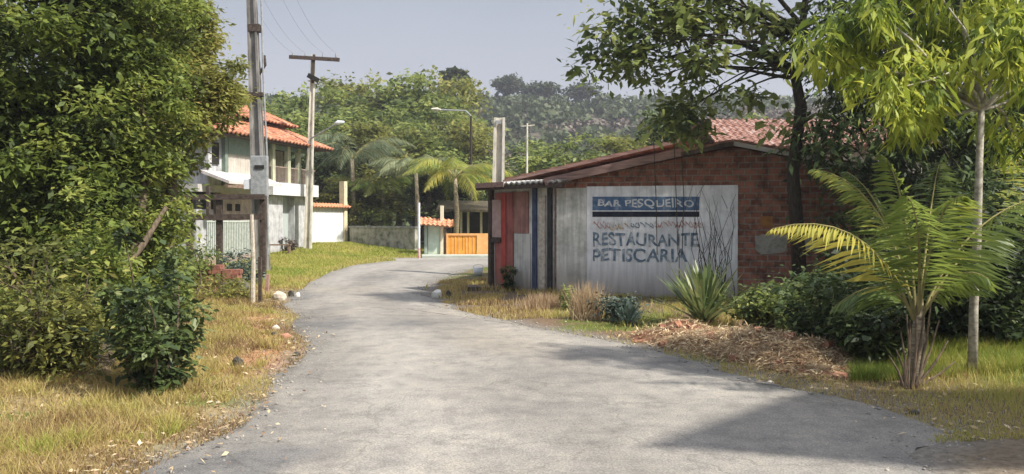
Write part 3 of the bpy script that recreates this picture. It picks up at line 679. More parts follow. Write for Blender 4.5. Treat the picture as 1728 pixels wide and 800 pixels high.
# bare twiggy shrub in front of the painted wall
tw = thing('bare_shrub', 'leafless twiggy shrub casting thin lines over the right of the painted wall', 'shrub', G0(1205, 520))
rng = np.random.RandomState(8); mb = MB(); o = -G0(1205, 520)
Yt = G0(1205, 520).y
for i in range(26):
    s = P(1205 + rng.normal() * 14, 515, Yt + .1) + o; e = P(1170 + rng.rand() * 75, 300 + rng.rand() * 110, Yt + rng.normal() * .15) + o
    limbs(rng, mb, s, [e], .012, .003, 0, 5)
for (a, b_) in ((1105, 232), (1139, 225), (1152, 262)):
    mb.tube([P(a + rng.normal() * 4, 430, Yt) + o, P(a + 2, 330, Yt) + o, P(a - 2, b_, Yt) + o], .009, 5)
mb.build('twigs', bark_dark, tw)

# ------------------------------------------------------------------ grass and litter (uncountable)
def scatter(name, label, cat, seed, n, region, hgt, tintf, wid=.012, mat=None, lean=.35, dens=None):
    rng = np.random.RandomState(seed)
    x, y = region(rng, n)
    ins = inside(x, y); d = edge_dist(x, y); keep = (~ins) | (d < .12)
    if dens is not None: keep &= rng.rand(len(x)) < dens(x, y, d)
    x = x[keep]; y = y[keep]; d = d[keep]; z = height(x, y); n = len(x)
    L_ = hgt(x, y, d) * (.5 + rng.rand(n)); a = rng.rand(n) * 6.283; wv = wid * (.6 + .8 * rng.rand(n)) * np.clip(y / 10, .8, 3)
    lx = rng.normal(0, lean, n) * L_; ly = rng.normal(0, lean, n) * L_
    V = np.empty((n, 3, 3))
    V[:, 0] = np.stack([x - np.cos(a) * wv / 2, y - np.sin(a) * wv / 2, z - .01], 1)
    V[:, 1] = np.stack([x + np.cos(a) * wv / 2, y + np.sin(a) * wv / 2, z - .01], 1)
    V[:, 2] = np.stack([x + lx, y + ly, z + L_], 1)
    ti = np.clip(tintf(x, y, d) + rng.normal(0, .13, n), 0, 1)
    o = mesh_np(name, V.reshape(-1, 3), np.arange(n * 3).reshape(-1, 3), mat or lf_grass, tint=np.repeat(ti, 3))
    return tag(o, label, cat, kind='stuff')
def reg_left(rng, n):
    y = 4.8 + (22 - 4.8) * rng.rand(n) ** 1.5; k = np.interp(y, LEc[40:300, 1], LEc[40:300, 0]) if False else None
    px = -60 + rng.rand(n) * 600; x = (px - CX) / F * y
    return x, y
scatter('grass', 'dry yellow and green grass on the left verge', 'grass', 81, 150000, reg_left,
        lambda x, y, d: np.where(d < .6, .035, .06 + .05 * vnoise(x * 2, y * 2)), lambda x, y, d: -.06 + .72 * fbm(x * .9 + .3, y * .9) - .08 * (d < .5), lean=.6,
        dens=lambda x, y, d: .25 + .75 * (vnoise(x * 1.6, y * 1.6) > .38))
def reg_tuft(rng, n):
    nt = 230; ty = 5.2 + 14 * rng.rand(nt) ** 1.3; tx = (-60 + rng.rand(nt) * 560 - CX) / F * ty; k = rng.randint(0, nt, n); a = rng.normal(0, .07, (n, 2)); return tx[k] + a[:, 0], ty[k] + a[:, 1]
scatter('grass', 'coarser clumps of weeds and longer grass standing in the left verge', 'grass', 89, 26000, reg_tuft,
        lambda x, y, d: .06 + .09 * vnoise(x * 3, y * 3), lambda x, y, d: .08 + .6 * vnoise(x * 1.5, y * 1.5 + 4), lean=.55, dens=lambda x, y, d: (d > .25) * 1.0)
def reg_bank(rng, n):
    y = 21 + 27 * rng.rand(n); px = 400 + rng.rand(n) * 320; return (px - CX) / F * y, y
scatter('grass', 'bright green mown grass bank between the house and the bend', 'grass', 82, 90000, reg_bank,
        lambda x, y, d: .05 + .06 * vnoise(x, y), lambda x, y, d: .45 + .45 * fbm(x * .5, y * .5) - .15 * (d < .5), wid=.016)
def reg_right(rng, n):
    y = 6.5 + 12 * rng.rand(n) ** 1.2; px = 930 + rng.rand(n) * 860; k = (px > 1120) | (rng.rand(n) < .25); px = px[k]; y = y[k]; return (px - CX) / F * y, y
scatter('grass', 'short green and dry grass along the right verge', 'grass', 83, 90000, reg_right,
        lambda x, y, d: np.where(d < .8, .04, .08), lambda x, y, d: .22 + .5 * fbm(x * .9 + 4, y * .9) + .12 * (d > 1.6), dens=lambda x, y, d: .15 + .85 * (vnoise(x * 1.3 + 8, y * 1.3) > .35))
def reg_tall(rng, n):
    px = 1440 + rng.rand(n) * 380; y = 8.75 + rng.rand(n) * 1.5; return (px - CX) / F * y, y
scatter('grass', 'lush taller green grass around the feet of the palm and slender tree', 'grass', 84, 26000, reg_tall,
        lambda x, y, d: .07 + .13 * vnoise(x * 2, y * 2), lambda x, y, d: .58 + .5 * fbm(x * 1.4, y * 1.4), wid=.014)
def reg_sh(rng, n):
    px = 740 + rng.rand(n) * 330; y = 14.5 + rng.rand(n) * 9; return (px - CX) / F * y, y
scatter('grass', 'sparse weedy grass on the strip before the shed', 'grass', 85, 24000, reg_sh,
        lambda x, y, d: .05 + .08 * vnoise(x * 2, y * 2), lambda x, y, d: -.1 + .75 * fbm(x, y), wid=.014, dens=lambda x, y, d: (vnoise(x * 2 + 3, y * 2) > .45) * 1.0)
def reg_lit(rng, n):
    y = 5 + 13 * rng.rand(n) ** 1.3; px = -60 + rng.rand(n) * 620; return (px - CX) / F * y, y
def litter(name, label, seed, n, region, size, tint):
    rng = np.random.RandomState(seed); x, y = region(rng, n); d = edge_dist(x, y); keep = (~inside(x, y)) | (d < .15 + 1.1 * rng.rand(len(x)) ** 7)
    x = x[keep]; y = y[keep]; n = len(x); C = np.stack([x, y, np.maximum(height(x, y), np.where(inside(x, y), .03, -1)) + .015 + .02 * rng.rand(n)], 1)
    D = rng.normal(size=(n, 3)); D[:, 2] *= .25; D = unit(D); N = rng.normal(size=(n, 3)) * .3; N[:, 2] += 1; Sd = unit(np.cross(D, N))
    L_ = size * (.3 + 2.2 * rng.rand(n) ** 3); v, f = leaf_quads(C, D, Sd, L_, L_ * (.15 + .4 * rng.rand(n)))
    tag(mesh_np(name, v, f, lf_dry, tint=np.repeat(np.clip(tint + rng.normal(0, .25, n), 0, 1), 4)), label, 'leaf litter', kind='stuff')
litter('leaf_litter', 'fallen dry leaves scattered over the left verge', 86, 12000, reg_lit, .035, .5)
litter('leaf_litter', 'dry leaves and chaff along the right verge', 87, 7000, reg_right, .035, .45)
# loose gravel at the road edges
def gravel():
    rng = np.random.RandomState(88); V = []; Fa = []
    oct_ = np.array([(1,0,0),(0,1,0),(-1,0,0),(0,-1,0),(0,0,.8),(0,0,-.5)]); of = np.array([(0,1,4),(1,2,4),(2,3,4),(3,0,4),(1,0,5),(2,1,5),(3,2,5),(0,3,5)])
    pts = []
    for c_, a_, b_ in ((LEc, 20, 230), (REc, 20, 260)):
        i = rng.randint(a_, b_, 3000); q = c_[i] + rng.normal(0, .28, (len(i), 2)); pts.append(q)
    pts = np.concatenate(pts); z = np.maximum(height(pts[:, 0], pts[:, 1]), np.where(inside(pts[:, 0], pts[:, 1]), .015, -1))
    s = .006 + .022 * rng.rand(len(pts)) ** 3
    M = rng.uniform(.6, 1.3, (len(pts), 6, 3)); V = oct_[None] * s[:, None, None] * M; V[..., 0] += pts[:, None, 0]; V[..., 1] += pts[:, None, 1]; V[..., 2] += z[:, None]
    Fa = (of[None] + (np.arange(len(pts)) * 6)[:, None, None]).reshape(-1, 3)
    tag(mesh_np('gravel', V.reshape(-1, 3), Fa, noise_mat('grey_gravel', (.14, .13, .12), (.36, .33, .28), 3, bump=0)), 'loose grey gravel along both road edges', 'gravel', kind='stuff')
gravel()

# rubble and straw heap on the right verge
def heap():
    rng = np.random.RandomState(91)
    a = G0(1045, 568); b_ = G0(1400, 648); ax = (b_ - a); Ln = ax.length; ax.normalize(); nr = Vector((-ax.y, ax.x, 0)) * (1 if -ax.y > 0 or ax.x > 0 else -1)
    nu, nv = 90, 26; V = []
    for i in range(nu):
        u = i / (nu - 1)
        for j in range(nv):
            v = j / (nv - 1); p = a + ax * (u * Ln) + nr * (v * 1.35 - .1)
            prof = (.11 + .15 * math.exp(-((u - .6) / .22) ** 2) + .10 * math.exp(-((u - .15) / .12) ** 2)) * math.sin(math.pi * v) ** .8 * min(1, u * 8, (1 - u) * 5)
            nn = float(fbm(p.x * 5, p.y * 5)); V.append((p.x, p.y, H(p.x, p.y) - .03 + prof * (.3 + 1.4 * nn)))
    V = np.array(V); ix = np.arange(nu * nv).reshape(nu, nv)
    Fc = np.stack([ix[:-1, :-1].ravel(), ix[1:, :-1].ravel(), ix[1:, 1:].ravel(), ix[:-1, 1:].ravel()], 1)
    t = thing('debris_heap', 'long low heap of red earth, straw and cut dry leaves on right verge', 'debris heap', a)
    V0 = V - np.array(a)
    u_ = np.repeat(np.linspace(0, 1, nu), nv); nz_ = fbm(V[:, 0] * 3, V[:, 1] * 3)
    k = np.clip(smooth(.35, .05, u_) + .35 * (nz_ > .55), 0, 1)[:, None]
    col = np.array([.27, .12, .075]) * k + np.array([.30, .22, .13]) * (1 - k)
    mesh_np('mound', V0, Fc, attr_mat('heap_earth', 14, bump=.9, bdist=.05), t, color=col, smooth_=True)
    n = 30000; i = rng.randint(0, len(V0), n); C = V0[i] + rng.normal(0, .04, (n, 3)); C[:, 2] = V0[i, 2] + rng.rand(n) * .06
    keep = rng.rand(n) < np.where(u_[i] < .3, .35, 1); C = C[keep]; n = len(C)
    D = rng.normal(size=(n, 3)); D[:, 2] *= .4; D = unit(D); N = rng.normal(size=(n, 3)) * .6; N[:, 2] += 1; Sd = unit(np.cross(D, N)); L_ = .02 + .13 * rng.rand(n) ** 2
    v, f = leaf_quads(C, D, Sd, L_ * 1.15, .005 + .022 * rng.rand(n) ** 2); o = mesh_np('straw', v, f, lf_dry, t, tint=np.repeat(np.clip(rng.normal(.55, .25, n), 0, 1), 4)); o['kind'] = 'stuff'
    mb = MB()
    for _ in range(60):
        q = V0[rng.randint(0, len(V0))]; s = .03 + .05 * rng.rand()
        mb.box((-s, -s * .7, -s * .5), (s, s * .7, s * .5), Matrix.Translation(Vector(q) + Vector((0, 0, .02))) @ Matrix.Rotation(rng.rand() * 6, 4, 'Z') @ Matrix.Rotation(rng.rand() * .8, 4, 'X'), jit=s * .25)
    mb.build('clods', noise_mat('red_clods', (.16, .07, .045), (.4, .2, .12), 7, bump=.5), t)['kind'] = 'stuff'
heap()

# ------------------------------------------------------------------ shed with the painted wall
Bp = G0(937, 504); Cp = G0(1245, 511); gd = (Cp - Bp); gd.normalize(); rzS = math.atan2(gd.y, gd.x)
shed = thing('roadside_shed', 'low brick bar shed with painted whitewashed wall and sagging tiled roof', 'shed', (Bp.x, Bp.y, 0), rzS)
def SL(p): return Matrix.Rotation(-rzS, 4, 'Z') @ (Vector((p[0], p[1], 0)) - Vector((Bp.x, Bp.y, 0)))
def St(px): return on_line(px, Bp, gd)
def Sz(px, py): t_ = St(px); return zat(py, Bp.y + gd.y * t_)
brick = brick_mat('hollow_brick_wall', (.20, .085, .058), (.34, .15, .10), (.27, .22, .18))
white_pl = plaster('whitewashed_plaster', (.84, .85, .86), (.66, .67, .68), low=.75)
white_pl2 = plaster('old_grey_plaster', (.66, .66, .61), (.42, .42, .38), low=.7)
red_paint = plaster('faded_red_paint', (.36, .13, .11), (.24, .085, .075), low=.4)
tR = St(1237); tEnd = 7.6; hR = 3.30; hB = 2.58; hD = 2.5; WT = .16
def gz(t_): return hB + (hR - hB) * t_ / tR if t_ < tR else hR + (hD - hR) * (t_ - tR) / (tEnd - tR)
mb = MB()
mb.prism([(0, 0, -.1), (tEnd, 0, -.1), (tEnd, 0, hD), (tR, 0, hR), (0, 0, hB)], (0, WT, 0)); mb.build('wall', brick, shed)
mb = MB().box((tEnd - WT, WT, -.1), (tEnd, 5.5, hD)).box((0, 5.5, -.1), (tEnd, 5.66, hD)); mb.build('wall', brick, shed)
tw0, tw1 = .03, St(1245)
pl = MB().box((St(990), -.028, -.1), (tw1, -.003, 2.5)).build('painted_panel', white_pl, shed, bevel=.006)
MB().box((tw0, -.024, -.1), (St(990) - .004, -.003, 2.47)).build('plastered_strip', white_pl2, shed, bevel=.006)
patch_m = noise_mat('crumbling_render', (.14, .12, .10), (.34, .34, .30), 4, c3=(.22, .12, .09), bump=.5, lo=.3, hi=.75)
rng = np.random.RandomState(14)
for (x0, x1, y0, y1) in ((1275, 1330, 392, 430), (1345, 1378, 400, 425)):
    poly = []
    a0, a1, z1, z0 = St(x0), St(x1), Sz(x0, y0), Sz(x0, y1)
    for k in range(18):
        an = k / 18 * 6.283; poly.append(((a0 + a1) / 2 + math.copysign(abs(math.cos(an)) ** .25, math.cos(an)) * (a1 - a0) / 2 * rng.uniform(.7, 1.1), -.016, (z0 + z1) / 2 + math.copysign(abs(math.sin(an)) ** .25, math.sin(an)) * (z1 - z0) / 2 * rng.uniform(.7, 1.1)))
    MB().prism(poly, (0, .014, 0)).build('plaster_patch', patch_m, shed)
MB().box((St(1283), -.03, Sz(1283, 383)), (St(1304), -.012, Sz(1304, 365))).build('orange_plate', noise_mat('rusty_orange', (.25, .11, .04), (.4, .2, .06), 9, bump=.1), shed)
# lettering and bands
blue = noise_mat('sign_blue_paint', (.045, .085, .18), (.10, .17, .28), 6, c3=(.4, .45, .5), bump=0, lo=.3, hi=.78)
navy = noise_mat('sign_navy_paint', (.012, .016, .026), (.03, .036, .05), 8, bump=0)
slate = noise_mat('sign_slate_blue_paint', (.075, .12, .17), (.16, .23, .29), 7, bump=0, c3=(.55, .57, .57), lo=.35, hi=.68)
redp = noise_mat('sign_red_paint', (.42, .18, .16), (.5, .3, .27), 9, c3=(.62, .58, .56), bump=0); ochp = noise_mat('sign_ochre_paint', (.4, .28, .12), (.5, .38, .2), 9, c3=(.62, .6, .52), bump=0)
whp = noise_mat('sign_white_paint', (.5, .52, .54), (.64, .66, .67), 8, bump=0)
def band(x0, x1, y0, y1, mt, name, y=-.032):
    a0, a1 = St(x0), St(x1)
    poly = [(a0, y, Sz(x0, y1)), (a1, y, Sz(x1, y1)), (a1, y, Sz(x1, y0)), (a0, y, Sz(x0, y0))]
    return MB().prism(poly, (0, .003, 0)).build(name, mt, shed)
def text(s, x0, x1, y0, y1, mt, y=-.037, outline=0.0, bold=.012):
    cu = bpy.data.curves.new('lettering', 'FONT'); cu.body = s; cu.size = 1; cu.extrude = .0015; cu.offset = bold; cu.space_character = 1.05
    tmp = bpy.data.objects.new('tmp_text', cu); COL.objects.link(tmp); bpy.context.view_layer.update()
    me = bpy.data.meshes.new_from_object(tmp.evaluated_get(bpy.context.evaluated_depsgraph_get()))
    COL.objects.unlink(tmp); bpy.data.objects.remove(tmp); bpy.data.curves.remove(cu)
    xs = [v.co.x for v in me.vertices]; ys = [v.co.y for v in me.vertices]; a0, a1 = St(x0), St(x1); b0, b1 = Sz(x0, y1), Sz(x0, y0)
    for v in me.vertices:
        u = (v.co.x - min(xs)) / (max(xs) - min(xs)); w_ = (v.co.y - min(ys)) / (max(ys) - min(ys))
        X_ = a0 + (a1 - a0) * u; Z_ = b0 + (b1 - b0) * w_
        v.co = (X_ + .05 * float(vnoise(X_ * 6, Z_ * 7) - .5), y - v.co.z, Z_ + .06 * float(vnoise(X_ * 5 + 9, Z_ * 4) - .5) + .03 * float(vnoise(X_ * 14, Z_ * 16) - .5))
    me.name = 'lettering'; me.materials.clear(); me.materials.append(mt); o = bpy.data.objects.new('lettering', me); link(o); o.parent = shed
    return o
band(1000, 1180, 332, 355, blue, 'painted_band')
band(1000, 1180, 357, 366, navy, 'painted_band')
text('BAR PESQUEIRO', 1009, 1170, 337, 352, whp, bold=.02)
text('RESTAURANTE', 1000, 1178, 393, 415, slate, bold=.022)
text('PETISCARIA', 1000, 1160, 419, 441, slate, bold=.022)
def squiggle(x0, x1, yc, amp, mt, seed, th=.02):
    rng = np.random.RandomState(seed); mb = MB(); x = x0
    while x < x1:
        w_ = rng.uniform(5, 9); pts = []; sty = rng.randint(3)
        for k in range(7):
            u = k / 6; a = u * 6.283 * (.55, .8, 1.1)[sty] + rng.rand() * .5
            px_, py_ = x + w_ * (.15 + .75 * u) + w_ * .3 * math.cos(a * 1.7), yc - amp * rng.uniform(.5, 1.0) * math.sin(a + sty * 1.6)
            pts.append((St(px_), Sz(px_, py_)))
        for (a0, b0), (a1, b1) in zip(pts[:-1], pts[1:]): mb.beam((a0, -.034, b0), (a1, -.034, b1), .004, th)
        x += w_
    mb.build('painted_script', mt, shed)
squiggle(1001, 1026, 379, 7, redp, 1); squiggle(1028, 1060, 382, 8, ochp, 2); squiggle(1064, 1100, 380, 6, slate, 3); squiggle(1104, 1178, 379, 7, redp, 4)
# thin grey strokes at the right of the panel
rng = np.random.RandomState(17); mb = MB(); scr = noise_mat('stroke_grey', (.16, .16, .17), (.3, .3, .3), 5, bump=0)
for _ in range(16):
    mb = MB()
    x_ = rng.uniform(1186, 1240); y_ = rng.uniform(325, 450); dx, dy = rng.normal() * 9, rng.uniform(14, 36)
    mb.beam((St(x_), -.0325, Sz(x_, y_)), (St(x_ + dx), -.0325, Sz(x_ + dx, y_ + dy)), .002, .014); mb.build('grey_stroke', scr, shed)
# road-facing front of the shed
A_ = G0(833, 492); Al = SL(A_)
dirA = Vector((Al.x, Al.y, 0)); LA = dirA.length; dirA.normalize(); MA = Matrix.Rotation(math.atan2(dirA.y, dirA.x), 4, 'Z')
dA_w = (A_ - Bp).normalized()
def Sa(px): return on_line(px, Bp, dA_w)
def fr(x0, x1, z0, z1, y0, y1, name, mt, bevel=0):        # boxes along the front line; y is outward when positive
    s0, s1 = sorted((Sa(x0), Sa(x1)))
    return MB().box((s0, y0, z0), (s1, y1, z1), MA).build(name, mt, shed, bevel=bevel)
fr(834, 934, -.1, 2.5, -.18, 0, 'front_wall', white_pl2)
fr(838, 868, .02, 2.42, .002, .05, 'door', red_paint)
fr(850, 857, .02, 2.42, .053, .07, 'door_post', noise_mat('bright_red_post', (.32, .045, .035), (.4, .08, .06), 6, bump=.1))
fr(834, 849, 1.32, 2.25, .052, .07, 'door_panel', noise_mat('faded_pink_board', (.33, .22, .2), (.45, .33, .3), 6, bump=.2))
fr(834, 849, 1.22, 1.34, .053, .10, 'door_rail', dark_wood)
fr(868, 893, 1.45, 2.42, .002, .03, 'faded_panel', plaster('pinkish_faded_panel', (.36, .19, .16), (.24, .13, .11), low=0))
fr(869, 896, -.05, 1.44, .002, .03, 'low_wall', plaster('pale_low_wall', (.55, .54, .5), (.4, .39, .36), low=.5))
fr(900, 907, -.1, 2.5, .002, .04, 'post', noise_mat('dark_blue_post', (.03, .04, .08), (.07, .09, .15), 6, bump=.2))
fr(912, 922, -.1, 2.3, .002, .05, 'pale_board', pale_wood)
fr(926, 933, -.1, 2.56, .002, .05, 'post', noise_mat('black_post', (.02, .02, .02), (.05, .05, .048), 6, bump=.2))
fr(829, 833.5, -.1, 2.6, -.05, .1, 'post', dark_wood)
# roof: tiled slabs, bargeboards, porch sheets
tile = noise_mat('weathered_clay_tile', (.10, .06, .045), (.26, .13, .09), 5, c3=(.36, .2, .14), bump=.6, bdist=.03)
tile_red = noise_mat('red_clay_tile', (.33, .13, .075), (.52, .24, .13), 4, c3=(.6, .33, .2), bump=.5, bdist=.03)
board = noise_mat('pinkish_old_board', (.17, .11, .09), (.33, .21, .18), 7, stretch=(.4, 4, 4), bump=.4)
sheet = noise_mat('fibre_cement_sheet', (.26, .25, .23), (.46, .44, .4), 4, bump=.3)
def tile_slab(mbx, p0, p1, q0, q1, pitch=.22, amp=.035, th=.05, rows=None):
    """corrugated slab from eave p0-p1 up to ridge q0-q1"""
    p0, p1, q0, q1 = map(Vector, (p0, p1, q0, q1)); n = max(4, int((p1 - p0).length / pitch) * 6); nrow = rows or max(3, int((q0 - p0).length / .38))
    nm = (p1 - p0).cross(q0 - p0).normalized(); nm = nm if nm.z > 0 else -nm
    V = []; Fc = []
    for j in range(nrow + 1):
        for jj in (0, 1):
            v = j / nrow
            lift = .022 if jj else 0
            for i in range(n + 1):
                u = i / n; p = (p0.lerp(p1, u)).lerp(q0.lerp(q1, u), v)
                V.append(p + nm * (amp * math.cos(i / 6 * 2 * math.pi) + lift))
    rowsn = 2 * (nrow + 1)
    for j in range(rowsn - 1):
        for i in range(n):
            a = j * (n + 1) + i; Fc.append((a, a + 1, a + n + 2, a + n + 1))
    k = len(V); V += [v_ - nm * th for v_ in V]
    Fc += [(d_ + k, c_ + k, b2 + k, a_ + k) for (a_, b2, c_, d_) in Fc]
    for j in (0, rowsn - 1):
        for i in range(n): a = j * (n + 1) + i; Fc.append((a, a + 1, a + 1 + k, a + k))
    for i in (0, n):
        for j in range(rowsn - 1): a = j * (n + 1) + i; Fc.append((a, a + n + 1, a + n + 1 + k, a + k))
    mbx.add(V, Fc)
eo = .3; yF = -.2; yBk = 5.9
mb = MB(); tile_slab(mb, (-.25, yF, gz(0) + .06 - .05), (-.25, yBk, gz(0) + .01), (tR, yF, hR + .12), (tR, yBk, hR + .12))
mb.build('roof', tile, shed)
mb = MB(); tile_slab(mb, (tEnd + .3, yBk, hD + .02), (tEnd + .3, yF, hD + .02), (tR, yBk, hR + .12), (tR, yF, hR + .12)); mb.build('roof', tile, shed)
MB().beam((-.2, yF - .02, gz(0) + .02), (St(1150), yF - .02, gz(St(1150)) + .10), .035, .17).build('bargeboard', board, shed)
MB().beam((St(1150), yF - .025, gz(St(1150)) + .05), (tR, yF - .025, hR + .06), .035, .09).build('bargeboard', dark_wood, shed)
MB().beam((tR, yF - .025, hR + .06), (tEnd + .3, yF - .025, hD - .02), .035, .09).build('bargeboard', noise_mat('pale_sheet_edge', (.35, .33, .3), (.5, .48, .45), 6, bump=.1), shed)
# rear roof edge a little higher behind the left slope
mb = MB(); tile_slab(mb, (-1.7, 2.2, 2.78), (-1.7, yBk + 1, 2.78), (tR - .9, 2.2, 3.72), (tR - .9, yBk + 1, 3.72)); mb.build('rear_roof', tile, shed)
MB().prism([(-1.2, 2.6, 2.3), (tR - 1, 2.6, 2.3), (tR - 1, 2.6, 3.6), (-1.2, 2.6, 2.72)], (0, .15, 0)).build('rear_gable', brick, shed)
MB().beam((-1.75, 2.15, 2.74), (tR - .9, 2.15, 3.72), .03, .07).build('bargeboard', board, shed)
# porch roof over the road-facing front
e0 = SL(P(826, 0, 20.6)); e1 = Vector((-.1, -.75, 0))
def porch():
    a = Vector((Al.x - .35, Al.y - .35, 2.60)); b_ = Vector((.25, -.5, 2.60)); c_ = Vector((.6, 1.2, 2.74)); d_ = Vector((Al.x + .6, Al.y + .9, 2.74))
    mb = MB(); tile_slab(mb, a, b_, d_, c_, pitch=.18, amp=.02, th=.02, rows=3); mb.build('porch_roof', sheet, shed)
    MB().beam(a + Vector((0, .05, -.08)), b_ + Vector((0, .05, -.08)), .05, .09).build('porch_beam', dark_wood, shed)
    MB().beam(a + Vector((0, -.03, -.01)), a.lerp(b_, .35) + Vector((0, -.03, -.01)), .03, .12).build('porch_edge', board, shed)
porch()
# rear house with red roof behind the shed
rh = thing('red_roofed_house', 'house with faded red tiled roof showing above the shed ridge', 'house', (xat(1215, 26), 26, 0))
mb = MB(); z0, z1 = zat(240, 26) - .1, zat(200, 28.5)
mb.box((.2, .4, 0), (6.5, 7, z0)); mb.build('wall', plaster('cream_wall', (.5, .46, .38), (.36, .33, .28)), rh)
mb = MB(); tile_slab(mb, (-.1, 0, z0), (7, 0, z0), (-.1, 2.8, z1), (7, 2.8, z1)); tile_slab(mb, (7, 7.4, z0), (-.1, 7.4, z0), (7, 2.8, z1), (-.1, 2.8, z1))
mb.build('roof', noise_mat('faded_red_tile', (.17, .09, .065), (.30, .16, .12), 2.5, c3=(.44, .33, .28), bump=.5, bdist=.03), rh)

# ------------------------------------------------------------------ two-storey house on the left
hp = Vector((-12.47, 33.06, 0)); hu = Vector((.262, .965, 0)).normalized(); rzH = math.atan2(hu.y, hu.x)
house = thing('two_storey_house', 'two storey house with orange tiled roof and upper balcony, left of road', 'house', hp, rzH)
gn = Vector((hu.y, -hu.x, 0))
def Hs(px): return on_line(px, hp, hu)
def Hz(px, py): return zat(py, hp.y + hu.y * Hs(px))
pink = plaster('pale_pink_plaster', (.5, .4, .34), (.33, .27, .24), low=.4)
whitew = plaster('white_house_plaster', (.5, .5, .5), (.33, .33, .33), low=.3)
beige = plaster('beige_plaster', (.42, .38, .28), (.32, .29, .21), low=0)
greenp = noise_mat('sea_green_paint', (.13, .17, .14), (.20, .25, .20), 5, bump=.1)
LH = 9.05
sB = Hs(450)
MB().box((0, 1.2, 0), (LH, 8, 2.9)).build('ground_floor', pink, house)
MB().box((0, 1.6, 3.2), (LH, 8, 5.5)).build('upper_floor', beige, house)
MB().box((-.2, -.1, 2.9), (sB, 8.1, 3.2)).build('floor_slab', noise_mat('grey_slab', (.35, .33, .31), (.5, .48, .45), 4), house)
MB().box((sB, -.35, 2.92), (LH + .1, 8.1, 3.5)).build('balcony_slab', noise_mat('white_slab', (.48, .48, .48), (.66, .66, .66), 3, bump=.1), house)
MB().box((sB, .02, .0), (Hs(478), 1.2, 2.9)).build('wall', whitew, house)
MB().box((Hs(497), .02, .0), (LH, 1.2, 2.9)).build('wall', whitew, house)
MB().box((Hs(478), .35, .0), (Hs(497), 1.19, 2.9)).build('shutter', noise_mat('grey_green_shutter', (.3, .34, .33), (.42, .46, .44), 4, stretch=(8, 8, .5), bump=.3), house)
MB().box((Hs(405), .02, .0), (sB - .01, 1.19, 2.9)).build('wall', pink, house)
MB().box((-.1, .05, .0), (Hs(362), 1.19, 2.2)).build('side_wall', whitew, house)
# balcony posts, beam and railing
for p_ in (455, 481, 499, 516):
    MB().box((Hs(p_) - .12, -.25, 3.5), (Hs(p_) + .12, -.05, 5.3)).build('column', plaster('balcony_column', (.5, .5, .36), (.4, .4, .3), low=0), house)
MB().box((sB, -.22, 5.02), (LH, -.08, 5.22)).build('beam', greenp, house)
mb = MB()
for k in range(34): s_ = sB + .1 + k * (LH - sB - .2) / 33; mb.box((s_ - .015, -.2, 3.5), (s_ + .015, -.17, 4.2))
mb.box((sB, -.21, 4.2), (LH, -.15, 4.26)); mb.build('railing', noise_mat('brown_railing', (.2, .15, .12), (.3, .24, .2), 5), house)
MB().box((Hs(486), 1.5, 3.5), (Hs(497), 1.58, 5.0)).build('door', dark_wood, house)
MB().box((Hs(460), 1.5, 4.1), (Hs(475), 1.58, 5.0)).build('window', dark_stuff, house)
# left bay: green header, ribbed panel, window, columns
MB().box((Hs(380), -.2, Hz(400, 262)), (Hs(447), -.05, 5.25)).build('awning_board', greenp, house)
mb = MB()
for k in range(16): s_ = Hs(382) + k * (Hs(445) - Hs(382)) / 16; mb.box((s_, -.12, 3.2), (s_ + .17, -.06, Hz(400, 262)))
mb.build('ribbed_screen', noise_mat('beige_slats', (.38, .35, .3), (.5, .46, .4), 4, bump=.1), house)
MB().box((Hs(374), -.2, 3.2), (Hs(379), 0, 5.4)).build('column', greenp, house)
MB().box((Hs(345), -.2, 3.2), (Hs(351), 0, 5.4)).build('column', whitew, house)
MB().box((Hs(354), -.08, 4.05), (Hs(368), -.03, 4.95)).build('window', dark_stuff, house)
MB().box((Hs(352), -.02, 3.2), (Hs(374), 1.6, 5.2)).build('bay_wall', whitew, house)
# projecting awning slab with posts and a dark-coloured garage opening below
MB().prism([(Hs(335), -1.4, 3.2), (Hs(438), -1.1, 3.25), (Hs(438), -.1, 3.65), (Hs(335), -.1, 3.65)], (0, 0, .12)).build('awning', noise_mat('white_awning', (.42, .38, .36), (.62, .57, .54), 3, bump=.2), house)
MB().box((Hs(335), -1.35, 3.05), (Hs(400), -1.2, 3.2)).build('awning_beam', brown_wood, house)
for p_ in (352,): q_ = on_line(p_, hp + gn * 1.25, hu); MB().box((q_ - .06, -1.31, 0), (q_ + .06, -1.19, 3.05)).build('post', dark_wood, house)
MB().box((Hs(364) + .3, -.03, 0), (Hs(405) - .02, 1.18, 2.9)).build('wall', pink, house)
MB().box((-.1, .06, 2.2), (Hs(362), 1.18, 2.9)).build('carport_shade_fill', dark_stuff, house)  # solid dark infill; the opening's shade is put into its colour
for p_ in (386, 400): MB().box((Hs(p_) - .16, -.06, 2.15), (Hs(p_) + .16, .1, 2.45)).build('vent', dark_stuff, house)
# garden bars in front of the ground floor
gn = Vector((hu.y, -hu.x, 0)); g0 = hp + gn * 1.7; gs0, gs1 = on_line(350, g0, hu), on_line(432, g0, hu)
gf = thing('garden_railing', 'white barred garden railing in front of the pink ground floor', 'railing', g0 + hu * gs0, rzH)
mb = MB(); LG = gs1 - gs0
for k in range(30): mb.box((k * LG / 29 - .025, -.02, .35), (k * LG / 29 + .025, .02, 1.75))
gwp = noise_mat('greenish_white_bars', (.3, .34, .3), (.48, .5, .45), 8, bump=0); mb.build('bars', gwp, gf); MB().box((-.05, -.03, 1.68), (LG + .05, .03, 1.74)).build('rail', gwp, gf); MB().box((-.05, -.08, 0), (LG + .05, .08, .4)).build('plinth', pink, gf)
